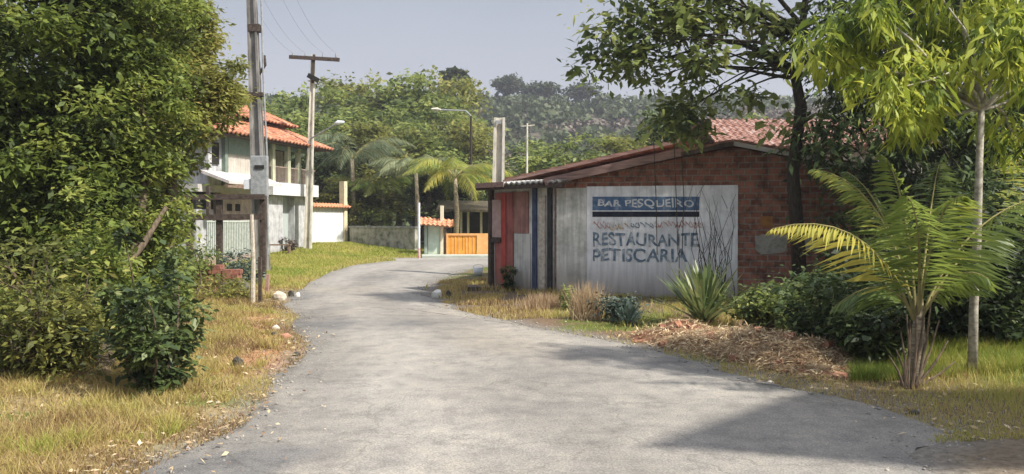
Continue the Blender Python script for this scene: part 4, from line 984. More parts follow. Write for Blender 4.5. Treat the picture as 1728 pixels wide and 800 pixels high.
# roofs
orange_tile = noise_mat('orange_roof_tile', (.17, .085, .06), (.36, .145, .08), 2.6, c3=(.52, .27, .17), bump=.4, bdist=.03)
zE = 5.35
mb = MB()
tile_slab(mb, (-.6, -.9, zE), (LH + .7, -.9, zE), (1.2, 3.4, zE + 1.9), (LH - 1.6, 3.4, zE + 1.9), pitch=.3)
tile_slab(mb, (LH + .7, 8.6, zE), (-.6, 8.6, zE), (LH - 1.6, 3.4, zE + 1.9), (1.2, 3.4, zE + 1.9), pitch=.3)
tile_slab(mb, (-.6, 8.6, zE), (-.6, -.9, zE), (1.2, 3.5, zE + 1.9), (1.2, 3.3, zE + 1.9), pitch=.3)
tile_slab(mb, (LH + .7, -.9, zE), (LH + .7, 8.6, zE), (LH - 1.6, 3.3, zE + 1.9), (LH - 1.6, 3.5, zE + 1.9), pitch=.3)
mb.build('roof', orange_tile, house)
MB().box((-.5, -.8, zE - .12), (LH + .6, 8.5, zE - .05)).build('eave_board', dark_wood, house)
mb = MB(); ua, ub, uc, ud, z1_, z2_ = 4.2, 9.4, .9, 4.6, zE + 1.15, zE + 2.05; um = (uc + ud) / 2
tile_slab(mb, (ua, uc, z1_), (ub, uc, z1_), (ua + 1.2, um, z2_), (ub - 1.2, um, z2_), pitch=.3)
tile_slab(mb, (ub, ud, z1_), (ua, ud, z1_), (ub - 1.2, um, z2_), (ua + 1.2, um, z2_), pitch=.3)
tile_slab(mb, (ub, uc, z1_), (ub, ud, z1_), (ub - 1.2, um - .1, z2_), (ub - 1.2, um + .1, z2_), pitch=.3)
tile_slab(mb, (ua, ud, z1_), (ua, uc, z1_), (ua + 1.2, um + .1, z2_), (ua + 1.2, um - .1, z2_), pitch=.3)
MB().box((ua + .5, uc + .5, zE), (ub - .5, ud - .5, z1_ - .06)).build('roof_lantern', beige, house)
mb.build('upper_roof', orange_tile, house)

# white garden wall right of the house, with tiled coping and end pillar
wa = Vector((xat(526, 43.5), 43.5, 0)); wb = Vector((xat(579, 46), 46, 0)); wd = (wb - wa); wl = wd.length; wz = H(wa.x, wa.y) - .2
gw = thing('garden_wall', 'tall white garden wall with tiled coping beside the house', 'wall', (wa.x, wa.y, 0), math.atan2(wd.y, wd.x))
MB().box((0, 0, wz), (wl, .2, 2.45)).build('wall', plaster('bright_white_wall', (.76, .77, .77), (.6, .61, .6), low=.1), gw)
mb = MB(); tile_slab(mb, (-.2, -.25, 2.48), (wl + .4, -.25, 2.48), (-.2, .1, 2.66), (wl + .4, .1, 2.66), pitch=.25, rows=2); tile_slab(mb, (wl + .4, .45, 2.48), (-.2, .45, 2.48), (wl + .4, .1, 2.66), (-.2, .1, 2.66), pitch=.25, rows=2)
mb.build('coping', tile_red, gw)
MB().box((wl + .01, -.08, wz), (wl + .3, .25, zat(306, 46))).build('pillar', noise_mat('pale_yellow_pillar', (.55, .48, .32), (.68, .6, .42), 4), gw)
# old stone wall beyond the bend
sa = Vector((xat(590, 46), 46, 0)); sb = Vector((xat(700, 42), 42, 0)); wd = sb - sa; wl = wd.length
sw = thing('stone_wall', 'low mossy grey stone wall beyond the bend of the road', 'wall', sa, math.atan2(wd.y, wd.x))
MB().box((0, 0, -.2), (wl, .3, 1.35)).build('wall', noise_mat('mossy_stone', (.10, .11, .07), (.3, .29, .24), 2.2, c3=(.42, .4, .35), bump=.8, bdist=.04), sw)
MB().box((-.03, -.05, 1.35), (wl + .03, .35, 1.45)).build('coping', concrete, sw)
# gateway with tiled canopy
YG = 40.0
gt = thing('tiled_gateway', 'small gateway with red tiled canopy over a pale green door', 'gateway', (xat(716, YG), YG, 0))
gx_ = lambda p_: xat(p_, YG) - xat(716, YG)
MB().box((gx_(722), .1, 0), (gx_(742), .18, zat(379, YG))).build('door', noise_mat('pale_green_door', (.42, .5, .42), (.56, .62, .53), 4), gt)
MB().box((gx_(716), .02, 0), (gx_(721), .3, zat(378, YG))).build('pillar', noise_mat('teal_grey_pillar', (.25, .3, .27), (.35, .4, .36), 4), gt)
MB().box((gx_(743), .0, 0), (gx_(748), .32, zat(347, YG))).build('pillar', noise_mat('cream_pillar', (.55, .5, .36), (.66, .6, .45), 4), gt)
MB().box((gx_(748) + .01, .15, 0), (gx_(752), .3, zat(385, YG))).build('side_panel', brown_wood, gt)
mb = MB(); z0 = zat(378, YG); tile_slab(mb, (gx_(709), -.45, z0), (gx_(764), -.45, z0 - .12), (gx_(709), .3, z0 + .33), (gx_(764), .3, z0 + .2), pitch=.2, rows=3); tile_slab(mb, (gx_(764), .9, z0 - .12), (gx_(709), .9, z0), (gx_(764), .3, z0 + .2), (gx_(709), .3, z0 + .33), pitch=.2, rows=3)
mb.build('canopy', tile_red, gt)
og = thing('orange_gate', 'bright orange double gate at the far end of the road', 'gate', (xat(753, YG), YG, 0))
w_ = xat(826, YG) - xat(753, YG); zt = zat(394, YG)
org = noise_mat('orange_gate_paint', (.62, .24, .03), (.75, .33, .05), 3, bump=.1, rough=.6); orgp = noise_mat('pale_orange_frame', (.62, .30, .10), (.72, .40, .17), 3, bump=.1)
for k, (a, b2) in enumerate(((.1, w_ * .37), (w_ * .37 + .02, w_ * .70))):
    MB().box((a, .05, .08), (b2, .09, zt - .1)).build('gate_leaf', org, og)
    mb = MB()
    for q in range(1, 4): s_ = a + (b2 - a) * q / 4; mb.box((s_ - .02, .03, .1), (s_ + .02, .048, zt - .12))
    mb.build('gate_rib', orgp, og)
MB().box((w_ * .72, .05, .05), (w_, .13, zt)).build('gate_panel', orgp, og)
MB().box((0, .0, zt - .1), (w_ * .72, .14, zt)).build('frame', orgp, og); MB().box((0, .0, 0), (.1, .14, zt - .1)).build('frame', orgp, og)
MB().box((w_ * .70 + .02, .0, 0), (w_ * .72, .14, zt - .1)).build('frame', orgp, og)
# dark open shelter behind the orange gate
sh2 = thing('open_shelter', 'dark open thatched shelter with pale posts behind the orange gate', 'shelter', (xat(758, 44), 44, 0))
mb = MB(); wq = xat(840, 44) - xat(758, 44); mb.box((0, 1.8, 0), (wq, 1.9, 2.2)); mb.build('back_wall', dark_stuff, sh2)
for p_ in (770, 778, 790, 812): q = xat(p_, 44) - xat(758, 44); MB().box((q - .06, 0, 0), (q + .06, .12, 2.5)).build('post', pale_wood, sh2)
mb = MB().prism([(-.6, -.8, 2.2), (wq + .5, -.8, 2.2), (wq + .5, 1.2, 2.7), (-.6, 1.2, 2.7)], (0, 0, .12)).prism([(-.6, 1.2, 2.7), (wq + .5, 1.2, 2.7), (wq + .5, 3, 2.3), (-.6, 3, 2.3)], (0, 0, .12)); mb.build('roof', noise_mat('dry_thatch', (.04, .035, .02), (.11, .09, .06), 8, bump=.6, bdist=.04), sh2)
# pavement strip before the gateway
a = G0(715, 434); 
pv = MB().prism([(xat(712, 38.3), 38.3, -.05), (xat(835, 38.6), 38.6, -.05), (xat(835, 39.95), 39.95, -.05), (xat(712, 39.95), 39.95, -.05)], (0, 0, .17)).build('pavement', noise_mat('greenish_pavement', (.3, .33, .28), (.42, .44, .38), 3), None)
tag(pv, 'pale greenish pavement strip before the orange gate', 'pavement', kind='structure')
po = thing('marker_post', 'thin white marker post with red foot at the bend', 'post', (xat(707, 37.2), 37.2, 0))
MB().tube([(0, 0, .5), (0, 0, zat(342, 37.2))], .055, 8).build('shaft', whp, po); MB().tube([(0, 0, 0), (0, 0, .5)], .06, 8).build('foot', redp, po)

# ------------------------------------------------------------------ poles
def h_pole(t, o, Hh, w0, w1, d0, d1, mt, lean=(0, 0)):
    mb = MB(); n = 6
    def ring(z):
        u = z / Hh; w = w0 + (w1 - w0) * u; d = d0 + (d1 - d0) * u; fl = w * .22; cx_, cy_ = lean[0] * u, lean[1] * u
        r = [(-w/2,-d/2),(-w/2+fl,-d/2),(-w/2+fl,-d*.15),(w/2-fl,-d*.15),(w/2-fl,-d/2),(w/2,-d/2),(w/2,d/2),(w/2-fl,d/2),(w/2-fl,d*.15),(-w/2+fl,d*.15),(-w/2+fl,d/2),(-w/2,d/2)]
        return [(x_ + cx_, y_ + cy_, z) for x_, y_ in r]
    V = ring(-.2 * 0 - .0) + ring(Hh); k = 12
    f = [(i, (i + 1) % k, k + (i + 1) % k, k + i) for i in range(k)]
    f += [(0,1,2,9,10,11)[::-1], (2,3,8,9)[::-1], (3,4,5,6,7,8)[::-1], tuple(k + i for i in (0,1,2,9,10,11)), tuple(k + i for i in (2,3,8,9)), tuple(k + i for i in (3,4,5,6,7,8))]
    mb.add(V, f); return mb.build('shaft', mt, t)
Y1 = 27.0; b1 = Vector((xat(442, Y1), Y1, H(xat(442, Y1), Y1) - .1))
dark_conc = noise_mat('stained_concrete', (.09, .085, .075), (.19, .18, .165), 3, c3=(.28, .265, .24), stretch=(1, 1, .4), bump=.4)
p1 = thing('utility_pole', 'thick concrete power pole with a grey meter box, running out of the top', 'utility pole', b1, 0, 'concrete power poles on the left')
ln = xat(427, Y1) - xat(442, Y1)
h_pole(p1, b1, 10.5, .48, .25, .34, .2, dark_conc, (ln * 1.15, 0))
def at1(px, py, dy=0): return P(px, py, Y1 + dy) - b1
q = at1(438, 298, -.3); MB().box((q.x - .27, q.y - .1, q.z - .66), (q.x + .27, q.y + .1, q.z + .66)).build('cabinet', metal_grey, p1, bevel=.02)
MB().box((q.x - .12, q.y - .13, q.z + .25), (q.x + .18, q.y - .102, q.z + .36)).build('cabinet_window', dark_stuff, p1)
q = at1(421, 311, -.28); MB().box((q.x - .17, q.y - .08, q.z - .17), (q.x + .17, q.y + .08, q.z + .17)).build('meter', whp, p1, bevel=.02)
q = at1(432, 160, 0); MB().box((q.x - .24, q.y - .16, q.z - .06), (q.x + .24, q.y + .16, q.z + .06)).build('clamp', dark_wood, p1)
q = at1(430, 48, 0); MB().box((q.x - .18, q.y - .13, q.z - .12), (q.x + .18, q.y + .13, q.z + .12)).build('clamp', dark_wood, p1)
q = at1(445, 112, 0); MB().tube([q + Vector((-.15, 0, -.25)), q + Vector((.05, 0, .05)), q + Vector((.02, 0, .35))], .05, 7).build('bracket', dark_wood, p1)
MB().tube([at1(453, 430, -.05), at1(450, 250, -.05), at1(444, 120, -.05), at1(441, 0, -.05)], .03, 7).build('conduit', metal_grey, p1)
Y2 = 40.0; b2_ = Vector((xat(519, Y2), Y2, H(xat(519, Y2), Y2) - .1))
p2o = thing('utility_pole', 'slim concrete power pole with a wooden crossarm, beyond the house', 'utility pole', b2_, 0, 'concrete power poles on the left')
ln2 = xat(530, Y2) - xat(519, Y2); H2 = zat(92, Y2) - b2_.z
h_pole(p2o, b2_, H2, .36, .17, .28, .15, concrete_pale, (ln2, 0))
def at2(px, py, dy=0): return P(px, py, Y2 + dy) - b2_
MB().beam(at2(488, 96, -.15), at2(573, 101, -.15), .10, .17).build('crossarm', dark_wood, p2o)
for p_ in (494, 515, 545, 567): MB().tube([at2(p_, 97, -.15), at2(p_, 90, -.15)], [.05, .03], 7).build('insulator', metal_grey, p2o)
MB().beam(at2(520, 127, -.16), at2(537, 136, -.16), .22, .22).build('fuse_box', dark_stuff, p2o)
MB().beam(at2(530, 92, -.12), at2(528, 140, -.12), .12, .05).build('pole_strap', dark_wood, p2o)
MB().tube([at2(523, 235, -.1), at2(545, 222, -.6), at2(568, 209, -1)], [.04, .035, .03], 7).build('lamp_arm', metal_grey, p2o)
q = at2(572, 207, -1.1); MB().tube([q + Vector((-.22, 0, -.04)), q + Vector((-.05, 0, 0)), q + Vector((.25, 0, .03))], [.04, .11, .05], 8).build('lamp_head', whp, p2o, smooth_=True)
for k, p_ in enumerate((494, 515, 545, 567)):
    a = P(p_, 90, Y2 - .15); e = P(427 + (p_ - 530) * 1.1, -70, Y1); pts = [a.lerp(e, i / 10) - Vector((0, 0, .5 * math.sin(math.pi * i / 10))) for i in range(11)]
    tag(MB().tube(pts, .0035, 4, cap=False).build('power_cable', dark_wood), 'thin power cable, ' + ('leftmost of the four on the crossarm', 'second from left on the crossarm', 'second from right on the crossarm', 'rightmost of the four on the crossarm')[k], 'cable', 'power cables')
# pale concrete stub pole behind the shed, thin pole, far lamp
Yc = 26.0; bc = Vector((xat(838, Yc), Yc, 0)); cp = thing('concrete_post', 'pale blunt topped concrete post rising behind the left end of shed', 'post', bc)
h_pole(cp, bc, zat(199, Yc), .42, .34, .34, .3, concrete_pale, (xat(843, Yc) - xat(838, Yc), 0))
MB().box((-.02, -.2, 4.75), (.15, -.16, 4.85)).build('bolt_plate', metal_grey, cp)
tp = thing('thin_pole', 'thin white pole standing in the greenery behind the shed roof', 'pole', (xat(888, 44), 44, 0))
MB().tube([(0, 0, 0), (.05, 0, zat(208, 44))], [.075, .05], 8).build('shaft', concrete_pale, tp); MB().beam((-.25, 0, zat(213, 44)), (.45, 0, zat(211, 44)), .05, .05).build('crosspiece', concrete_pale, tp)
sl = thing('street_lamp', 'far street lamp with a long pale arm among the woodland trees', 'street lamp', (xat(795, 47), 47, 0))
MB().tube([(0, 0, 0), (0, 0, zat(196, 47))], [.09, .06], 8).build('pole', bark_dark, sl); q = zat(187, 47)
MB().tube([(0, 0, zat(196, 47)), (-.3, 0, q + .0), (xat(745, 47) - xat(795, 47), 0, q + .05)], [.05, .045, .04], 7).build('arm', metal_grey, sl)
MB().tube([(xat(745, 47) - xat(795, 47), 0, q + .05), (xat(738, 47) - xat(795, 47), 0, q + .08), (xat(728, 47) - xat(795, 47), 0, q + .1)], [.04, .11, .05], 8).build('lamp_head', concrete_pale, sl)

# ------------------------------------------------------------------ left roadside bits
Yf = 23.5
rf = thing('timber_frame', 'dark timber rail frame with two crossbars before the house', 'timber frame', (xat(365, Yf), Yf, 0))
fx = lambda p_: xat(p_, Yf) - xat(365, Yf)
MB().beam((fx(308), 0, zat(333, Yf)), (fx(447), 0, zat(332, Yf)), .10, .15).build('rail', dark_wood, rf)
MB().beam((fx(325), .01, zat(367, Yf)), (fx(442), .01, zat(366, Yf)), .10, .16).build('rail', dark_wood, rf)
for p_ in (318, 368, 442): MB().beam((fx(p_), .08, -.05), (fx(p_) + .02, .08, zat(330, Yf)), .16, .12).build('post', dark_wood, rf)
pp = G(428, 511)
bp_ = thing('fence_post', 'bleached wooden fence post standing on the left verge', 'post', pp)
MB().tube([(-.02, 0, -.05), (.0, 0, .9), (-.03, 0, zat(362, pp.y) - pp.z)], [.055, .05, .042], 7).build('shaft', pale_wood, bp_)
bp2 = thing('fence_post', 'dark squared post just behind the bleached post', 'post', pp + Vector((.1, .12, 0)))
MB().beam((0, 0, -.05), (.0, 0, .95), .06, .08).build('shaft', dark_wood, bp2)
bp3 = thing('fence_post', 'short reddish stake right of the bleached post', 'post', G(450, 500))
MB().beam((0, 0, -.05), (.03, 0, .5), .07, .09).build('shaft', noise_mat('reddish_stake', (.25, .13, .1), (.42, .28, .22), 8), bp3)
bpos = G(368, 492); rng = np.random.RandomState(3)
bs = thing('brick_stack', 'untidy stack of red bricks behind the left verge', 'brick stack', bpos)
bk = noise_mat('red_brick', (.16, .07, .05), (.32, .14, .10), 12, bump=.4)
for j in range(6):
    for i in range(5 - (j > 4) * 2):
        mb = MB(); x_ = (i - 2) * .22 + rng.normal() * .012; y_ = rng.normal() * .02
        mb.box((-.1, -.12, 0), (.1, .12, .1), Matrix.Translation((x_, y_, j * .105)) @ Matrix.Rotation(rng.normal() * .08, 4, 'Z')); mb.build('brick', bk, bs)
ring = thing('concrete_ring', 'grey concrete ring lying beside the brick stack', 'concrete ring', G(397, 493) + Vector((0, 0, -.1))); ring.scale = (1.05, 1.6, .85)
mb = MB(); V = []; f = []; n_ = 20
for k in range(n_):
    a = 6.283 * k / n_; c_, s_ = math.cos(a), math.sin(a)
    V += [(.24 * c_, -.15, .24 + .24 * s_), (.24 * c_, .15, .24 + .24 * s_), (.18 * c_, .15, .24 + .18 * s_), (.18 * c_, -.15, .24 + .18 * s_)]
for k in range(n_):
    for j in range(4): f.append((k * 4 + j, k * 4 + (j + 1) % 4, ((k + 1) % n_) * 4 + (j + 1) % 4, ((k + 1) % n_) * 4 + j))
mb.add(V, f); mb.build('ring', noise_mat('mossy_concrete', (.08, .08, .06), (.22, .21, .18), 6), ring)
def rock(label, px, py, wpx, hpx, mt, seed, cat='rock'):
    p = G(px, py); k = p.y / F; rng = np.random.RandomState(seed)
    import bmesh as bmm
    b_ = bmm.new(); bmm.ops.create_icosphere(b_, subdivisions=2, radius=1)
    for v in b_.verts:
        d = v.co.normalized(); s_ = .6 + .75 * float(fbm(d.x * 1.6 + seed, d.y * 1.6 + d.z * 1.3 + seed))
        v.co = Vector((d.x * wpx * k / 2 * s_, d.y * wpx * k / 2 * s_ * .8, max(d.z, -.5) * hpx * k * .62 * s_ + hpx * k * .25))
    me = bpy.data.meshes.new('rock'); b_.to_mesh(me); b_.free(); me.materials.append(mt)
    o = bpy.data.objects.new('rock', me); link(o); o.location = p; tag(o, label, cat)
pale_rock = noise_mat('pale_rock', (.4, .34, .27), (.62, .55, .46), 8, bump=.6); dark_rock = noise_mat('dark_rock', (.03, .03, .025), (.10, .09, .07), 10, bump=.6); white_rock = noise_mat('whitewashed_stone', (.55, .54, .48), (.7, .69, .64), 8, bump=.4)
rock('pale pinkish boulder on the left verge at the bleached post', 472, 507, 24, 20, pale_rock, 1)
rock('whitewashed kerb stone at the left road edge by the pale boulder', 502, 504, 9, 13, white_rock, 2)
rock('small dark stone between the pale boulder and the whitewashed stone', 491, 502, 11, 14, dark_rock, 3)
rock('small black stone at the left road edge, nearest the camera', 500, 601, 13, 9, dark_rock, 4)
rock('dark stone in the left verge grass beside the glossy bush', 401, 617, 22, 18, dark_rock, 5)
rock('small pale stone above the black stone on the left road edge', 466, 556, 14, 9, pale_rock, 6)
rock('reddish lump of earth on the left road edge', 482, 570, 20, 9, noise_mat('red_lump', (.28, .13, .08), (.42, .22, .15), 8), 7)
rock('tiny reddish stone left of the reddish lump', 462, 566, 10, 7, dark_rock, 8)
rock('whitewashed marker stone at the right road edge before the shed', 737, 503, 20, 17, white_rock, 9)
rock('dark stone behind the whitewashed marker stone', 757, 502, 12, 14, dark_rock, 10)
rock('small dark stone on the dirt at lower right', 1543, 700, 17, 9, dark_rock, 11)
rock('brown stone at the right end of the straw heap', 1300, 648, 12, 7, pale_rock, 12)
bk_ = thing('bucket', 'white bucket on the strip left of the red door', 'bucket', G(807, 466))
MB().tube([(0, 0, 0), (0, 0, .26)], [.12, .16], 14).build('body', whp, bk_, smooth_=True)
MB().tube([(.16 * math.cos(a), 0, .26 + .1 * math.sin(a)) for a in np.linspace(0, math.pi, 9)], .006, 5, cap=False).build('handle', metal_grey, bk_)
dk = thing('door_slab', 'dark concrete step slab at the foot of the red door', 'step', G(812, 489))
MB().box((-.32, -.25, -.03), (.45, .3, .09), jit=.015).build('slab', noise_mat('dark_slab', (.05, .04, .035), (.14, .11, .09), 6), dk, bevel=.01)
# flower pot bench by the house
fb = thing('bench', 'small brown bench before the white ground floor wall', 'bench', (xat(470, 37.5), 37.5, H(xat(470, 37.5), 37.5)))
MB().box((-.55, -.15, .42), (.55, .15, .48)).build('seat', brown_wood, fb)
for s_ in (-1, 1): MB().box((s_ * .48 - .04, -.13, 0), (s_ * .48 + .04, .13, .42)).build('leg', brown_wood, fb)
# stick fence at right
sfp = G0(1650, 611)
sf = thing('stick_fence', 'dark fence of thin upright sticks at the right edge', 'fence', sfp)
rng = np.random.RandomState(77); mb = MB()
for k in range(52):
    x_ = k * .055 + rng.normal() * .015; y_ = k * .012 + rng.normal() * .02; h_ = 1.0 + rng.rand() * .45
    mb.tube([(x_, y_, -.05), (x_ + rng.normal() * .03, y_, h_ * .5), (x_ + rng.normal() * .06, y_ + rng.normal() * .03, h_)], [.013, .011, .007], 5)
mb.build('sticks', noise_mat('stick_bark', (.035, .03, .028), (.11, .095, .085), 9, bump=.3), sf)
for z_ in (.35, .85): MB().tube([(-.1, .02, z_), (1.4, .3, z_ + .03), (2.9, .65, z_)], .018, 6).build('rail', bark_dark, sf)
# unseen roof on posts, added and shaped to shade the road corner
sh = [Vector(p) for p in ((1.05, 6.2, 0), (3.15, 8.5, 0), (8.2, 7.5, 0), (6.0, 5.15, 0))]
zc = 4.8; off = SDIR * (zc / math.tan(SUN_EL)); pts = [p + off + Vector((0, 0, zc)) for p in sh]
cpt = thing('shadow_roof', 'unseen flat roof on posts, added so its shadow crosses the asphalt', 'shadow_roof', (pts[0].x, pts[0].y, 0))
MB().prism([p - Vector((pts[0].x, pts[0].y, 0)) for p in pts], (0, 0, .12)).build('roof', sheet, cpt)
cen = sum(pts, Vector()) / 4
for p in pts[2:]:
    q = p.lerp(cen, .12) - Vector((pts[0].x, pts[0].y, 0)); MB().box((q.x - .08, q.y - .08, 0), (q.x + .08, q.y + .08, zc - .003)).build('post', dark_wood, cpt)

# ------------------------------------------------------------------ woodland behind (individual trees)
protos = []
def proto(seed, hgt, lm, nleaf, bushy=1.0):
    rng = np.random.RandomState(seed); t = bpy.data.objects.new('woodland_tree', None)
    mb = MB().tube([(0, 0, -.5), (.1, 0, hgt * .25), (-.1, .1, hgt * .5), (0, 0, hgt * .75)], [.28, .22, .16, .06], 8)
    bl = []
    for k in range(9):
        a = rng.rand() * 6.283; r = rng.rand() ** .5 * hgt * .26 * bushy; z = hgt * (.42 + .48 * rng.rand()); s_ = hgt * rng.uniform(.11, .19) * bushy
        bl.append((np.array([r * math.cos(a), r * math.sin(a), z]), np.array([s_, s_, s_ * .75])))
    bl.append((np.array([0, 0, hgt * .86]), np.array([hgt * .14, hgt * .14, hgt * .13])))
    cl = crown_clusters(rng, bl, 150, .5)
    limbs(rng, mb, (0, 0, hgt * .4), cl[:16], .09, .02)
    v, f, ti = foliage(rng, cl, nleaf, hgt * .055, .34, .6, .25, .7, .45)
    tr = mb.build('trunk', bark, None, smooth_=True); cr_ = mesh_np('crown', v, f, lm, None, tint=ti)
    COL.objects.unlink(tr); COL.objects.unlink(cr_)
    return (tr, cr_, hgt)
PR = [proto(201, 12, lf_wood, 9000), proto(202, 12, lf_oliv, 9000), proto(203, 12, lf_wood, 9000, 1.15), proto(204, 12, lf_deep, 9000)]
def put(pi, label, px, topy, Y_, seed, wide=1.0, group='trees of the wood beyond the bend', lm=None):
    tr, cr_, hg = PR[pi]; x = xat(px, Y_); h = zat(topy, Y_); s_ = h / hg
    t = thing('woodland_tree', label, 'tree', (x, Y_, 0), seed * 1.7, group); t.scale = (s_ * wide, s_ * wide, s_)
    for q in (tr, cr_):
        c_ = q.copy(); link(c_); c_.parent = t
WD = [(0, 'pale green tree directly above the orange tiled roof', 470, 152, 66, 1.1), (2, 'broad tree behind the crossarm of the slim power pole', 545, 145, 62, 1.1),
      (1, 'olive tree standing high right of the slim power pole', 600, 138, 72, 1.1), (0, 'tallest rounded tree in the middle of the wood', 655, 124, 68, 1.15),
      (2, 'tree with a flat top left of the small conical treetop', 712, 124, 66, 1.0), (1, 'last high tree of the wood before the bare hillside', 762, 132, 70, .9),
      (3, 'dark tree low between the slim pole and the white wall', 555, 225, 52, 1.3), (1, 'yellowish tree low behind the stone wall', 632, 215, 53, 1.4),
      (2, 'green tree low behind the street lamp arm', 700, 205, 55, 1.3), (1, 'yellow green tree left of the pale concrete post', 785, 205, 57, 1.1),
      (0, 'small tree half hidden by the pale concrete post', 822, 262, 52, 1.5), (2, 'dense tree behind the house roof, left of the thick pole', 405, 150, 58, 1.2),
      (3, 'dark low tree behind the tiled gateway', 725, 285, 49, 1.7), (1, 'low olive tree just right of the white garden wall', 610, 300, 49, 2.0),
      (3, 'dark low tree at the back of the open shelter', 800, 300, 50, 1.8),
      (0, 'green treetop above the left end of the shed roof', 905, 235, 52, 1.4), (2, 'bright treetop above the middle of the shed roof', 985, 228, 48, 1.3),
      (1, 'olive treetop behind the shed, right of the bright one', 1065, 232, 50, 1.3), (3, 'dark green tree beside the red roofed house', 1150, 185, 33, 1.0),
      (0, 'far tree seen between the red roof and the mango tree', 1290, 190, 60, 1.2), (2, 'tree rising behind the mango tree at far right', 1480, 170, 40, 1.4), (3, 'dark tree behind the slender pale trunk', 1640, 150, 34, 1.5),
      (2, 'tree standing behind the house, furthest left', 330, 160, 55, 1.3), (1, 'olive tree behind the crown of the left trees', 250, 150, 50, 1.3), (2, 'tree filling the wood between pole and garden wall', 505, 190, 54, 1.2),
      (0, 'mid height tree in the wood right of the slim pole', 585, 185, 60, 1.2), (2, 'mid height tree above the marker post', 672, 180, 59, 1.2), (0, 'mid height tree above the tiled gateway', 740, 172, 62, 1.1)]
for i, (pi, lb, px, ty, Y_, wd_) in enumerate(WD): put(pi, lb, px, ty, Y_, i, wd_)
# palms at the foot of the wood
def far_palm(label, seed, px, hub_y, Y_, R_, n, lm, tint, base_y=None):
    b_ = Vector((xat(px, Y_), Y_, 0)); rng = np.random.RandomState(seed); h = P(px, hub_y, Y_); fr_ = []
    for k in range(n):
        a = 6.283 * k / n + rng.normal() * .15; el = rng.uniform(.0, 1.1); r = R_ * rng.uniform(.8, 1.1)
        c_ = h + Vector((math.cos(a) * r * .5 * math.cos(el * .6), math.sin(a) * r * .5, r * (.25 + .4 * math.sin(el)))); e = h + Vector((math.cos(a) * r, math.sin(a) * r * .9, r * (-.45 + .8 * math.sin(el))))
        fr_.append((h, c_, e, np.clip(tint + rng.normal() * .12, 0, 1)))
    palm('coconut_palm', label, seed, b_, [b_, b_.lerp(h, .5) + Vector((.1, 0, 0)), h], [.17, .13, .1], fr_, R_ * .34, lm, .07, 30, 'coconut palms at the foot of the wood', droop=.7)
far_palm('dark coconut palm right of the slim power pole', 301, 594, 268, 47.5, 3.4, 20, lf_palmgrey, .5)
far_palm('grey green coconut palm left of the tiled gateway', 302, 702, 292, 46, 3.0, 18, lf_palmgrey, .75)
far_palm('yellowish coconut palm above the orange gate', 303, 768, 300, 43, 3.0, 22, lf_palm, .72)
far_palm('small bright palm behind the stone wall', 304, 645, 322, 48, 2.6, 16, lf_palm, .6)
# shrubs along the stone wall
for k, (px, w_, h_, lb, lm_) in enumerate(((605, 40, 45, 'dry brown bush at the left end of the stone wall', lf_oliv), (650, 50, 35, 'low green bush over the middle of the stone wall', lf_wood), (690, 26, 40, 'small dark bush at the right end of the stone wall', lf_deep))):
    shrub('bush', lb, 'bush', 400 + k, px, 0, w_, h_ + 10, lm_, 2200, .16, Yp=47.2 - k * 1.4, tint=.45)

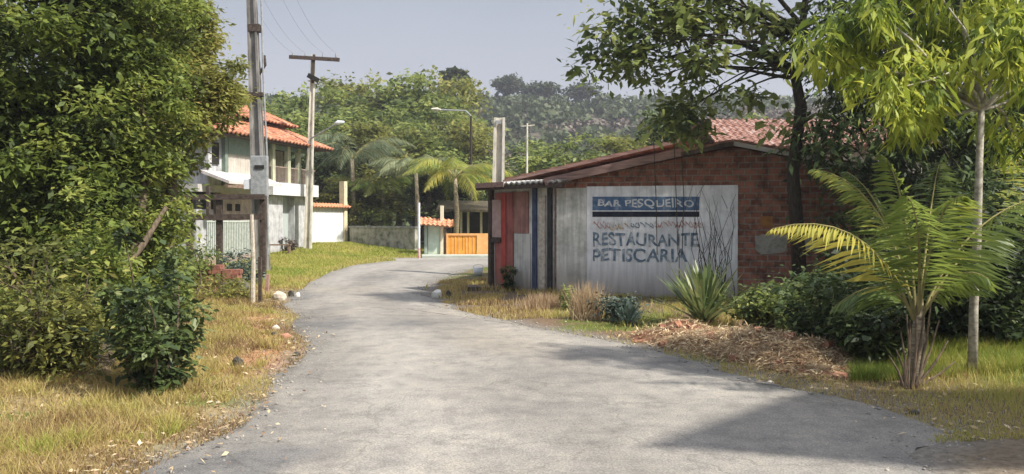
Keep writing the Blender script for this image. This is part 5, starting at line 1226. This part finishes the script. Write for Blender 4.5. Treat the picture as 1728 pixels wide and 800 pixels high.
# ------------------------------------------------------------------ wood covering the hill
def hillwood(name, label, seed, n, xr, yr, lm, sz, leaf, per, sel=None):
    rng = np.random.RandomState(seed); x = rng.uniform(*xr, n); y = rng.uniform(*yr, n)
    if sel is not None: k = sel(x, y); x = x[k]; y = y[k]; n = len(x)
    z = hill_h(x, y); s_ = sz * (.6 + .8 * rng.rand(n))
    idx_ = np.repeat(np.arange(n), per); d = unit(rng.normal(size=(n * per, 3))); d[:, 2] = np.abs(d[:, 2]) ** .8
    C = np.stack([x, y, z], 1)[idx_] + d * s_[idx_][:, None] * np.array([1, 1, 1.15]) * (.75 + .35 * rng.rand(n * per))[:, None]
    D = unit(rng.normal(size=(n * per, 3)) + d); N = unit(rng.normal(size=(n * per, 3)) * .5 + d); Sd = unit(np.cross(D, N)); L_ = leaf * (.6 + .8 * rng.rand(n * per))
    v, f = leaf_quads(C - D * (L_ * .5)[:, None], D, Sd, L_, L_ * .8)
    ti = np.clip(.45 + rng.normal(0, .2, n)[idx_] + rng.normal(0, .1, n * per), 0, 1)
    return tag(mesh_np(name, v, f, lm, tint=np.repeat(ti, 4)), label, 'woodland', kind='stuff')
bare = lambda x, y: (fbm(x * .045 + 2, y * .03) > .45) & (x / y > -.08) & (y > 105) & (y < 205)
hillwood('hill_woodland', 'green woodland covering the far hill', 501, 3000, (-190, 190), (98, 250), lf_hill, 3.0, 1.3, 70, lambda x, y: ~bare(x, y) & (np.abs(x) < y * .72))
hillwood('hill_scrub', 'brownish purple dry scrub on the cleared hillside', 502, 2600, (-40, 130), (100, 215), lf_scrub, 1.7, .9, 40, bare)
def crest(label, px, topy, Y_, w_, flat=.8, seed=0):
    x = xat(px, Y_); z = float(hill_h(np.array(x), np.array(Y_))); h = zat(topy, Y_) - z; rng = np.random.RandomState(seed)
    t = thing('crest_tree', label, 'tree', (x, Y_, z), 0, 'trees on the hill crest')
    MB().tube([(0, 0, -1), (0, 0, h * .8)], [.4, .2], 6).build('trunk', bark_dark, t)
    cl = crown_clusters(rng, [(np.array([0, 0, h - w_ * flat * .55]), np.array([w_, w_, w_ * flat * .6]))], 60, .4)
    v, f, ti = foliage(rng, cl, 2600, w_ * .3, .9, .7, .1, .7, .25); mesh_np('crown', v, f, lf_hill, t, tint=ti)
crest('round topped dark tree standing out on the hill crest', 856, 131, 220, 3.4, .9, 1)
crest('flat topped tree on the crest right of the round topped one', 912, 146, 220, 4.4, .35, 2)
crest('tiny pointed tree at the top right of the near wood', 769, 122, 120, 1.2, 1.2, 3)
crest('low crest tree left of the open branched tree', 980, 147, 222, 4.0, .5, 4)

# ------------------------------------------------------------------ haze
mb = MB().box((-430, -70, -3), (430, 430, 60))
hz, n, b = M_('haze'); n.nodes.remove(b); pvn = n.nodes.new('ShaderNodeVolumePrincipled'); pvn.inputs['Density'].default_value = .0007; pvn.inputs['Color'].default_value = (.85, .88, .95, 1); pvn.inputs['Anisotropy'].default_value = .2
n.links.new(pvn.outputs[0], n.nodes['Material Output'].inputs['Volume'])
tag(mb.build('haze', hz), 'thin pale haze over the valley', 'haze', kind='stuff')
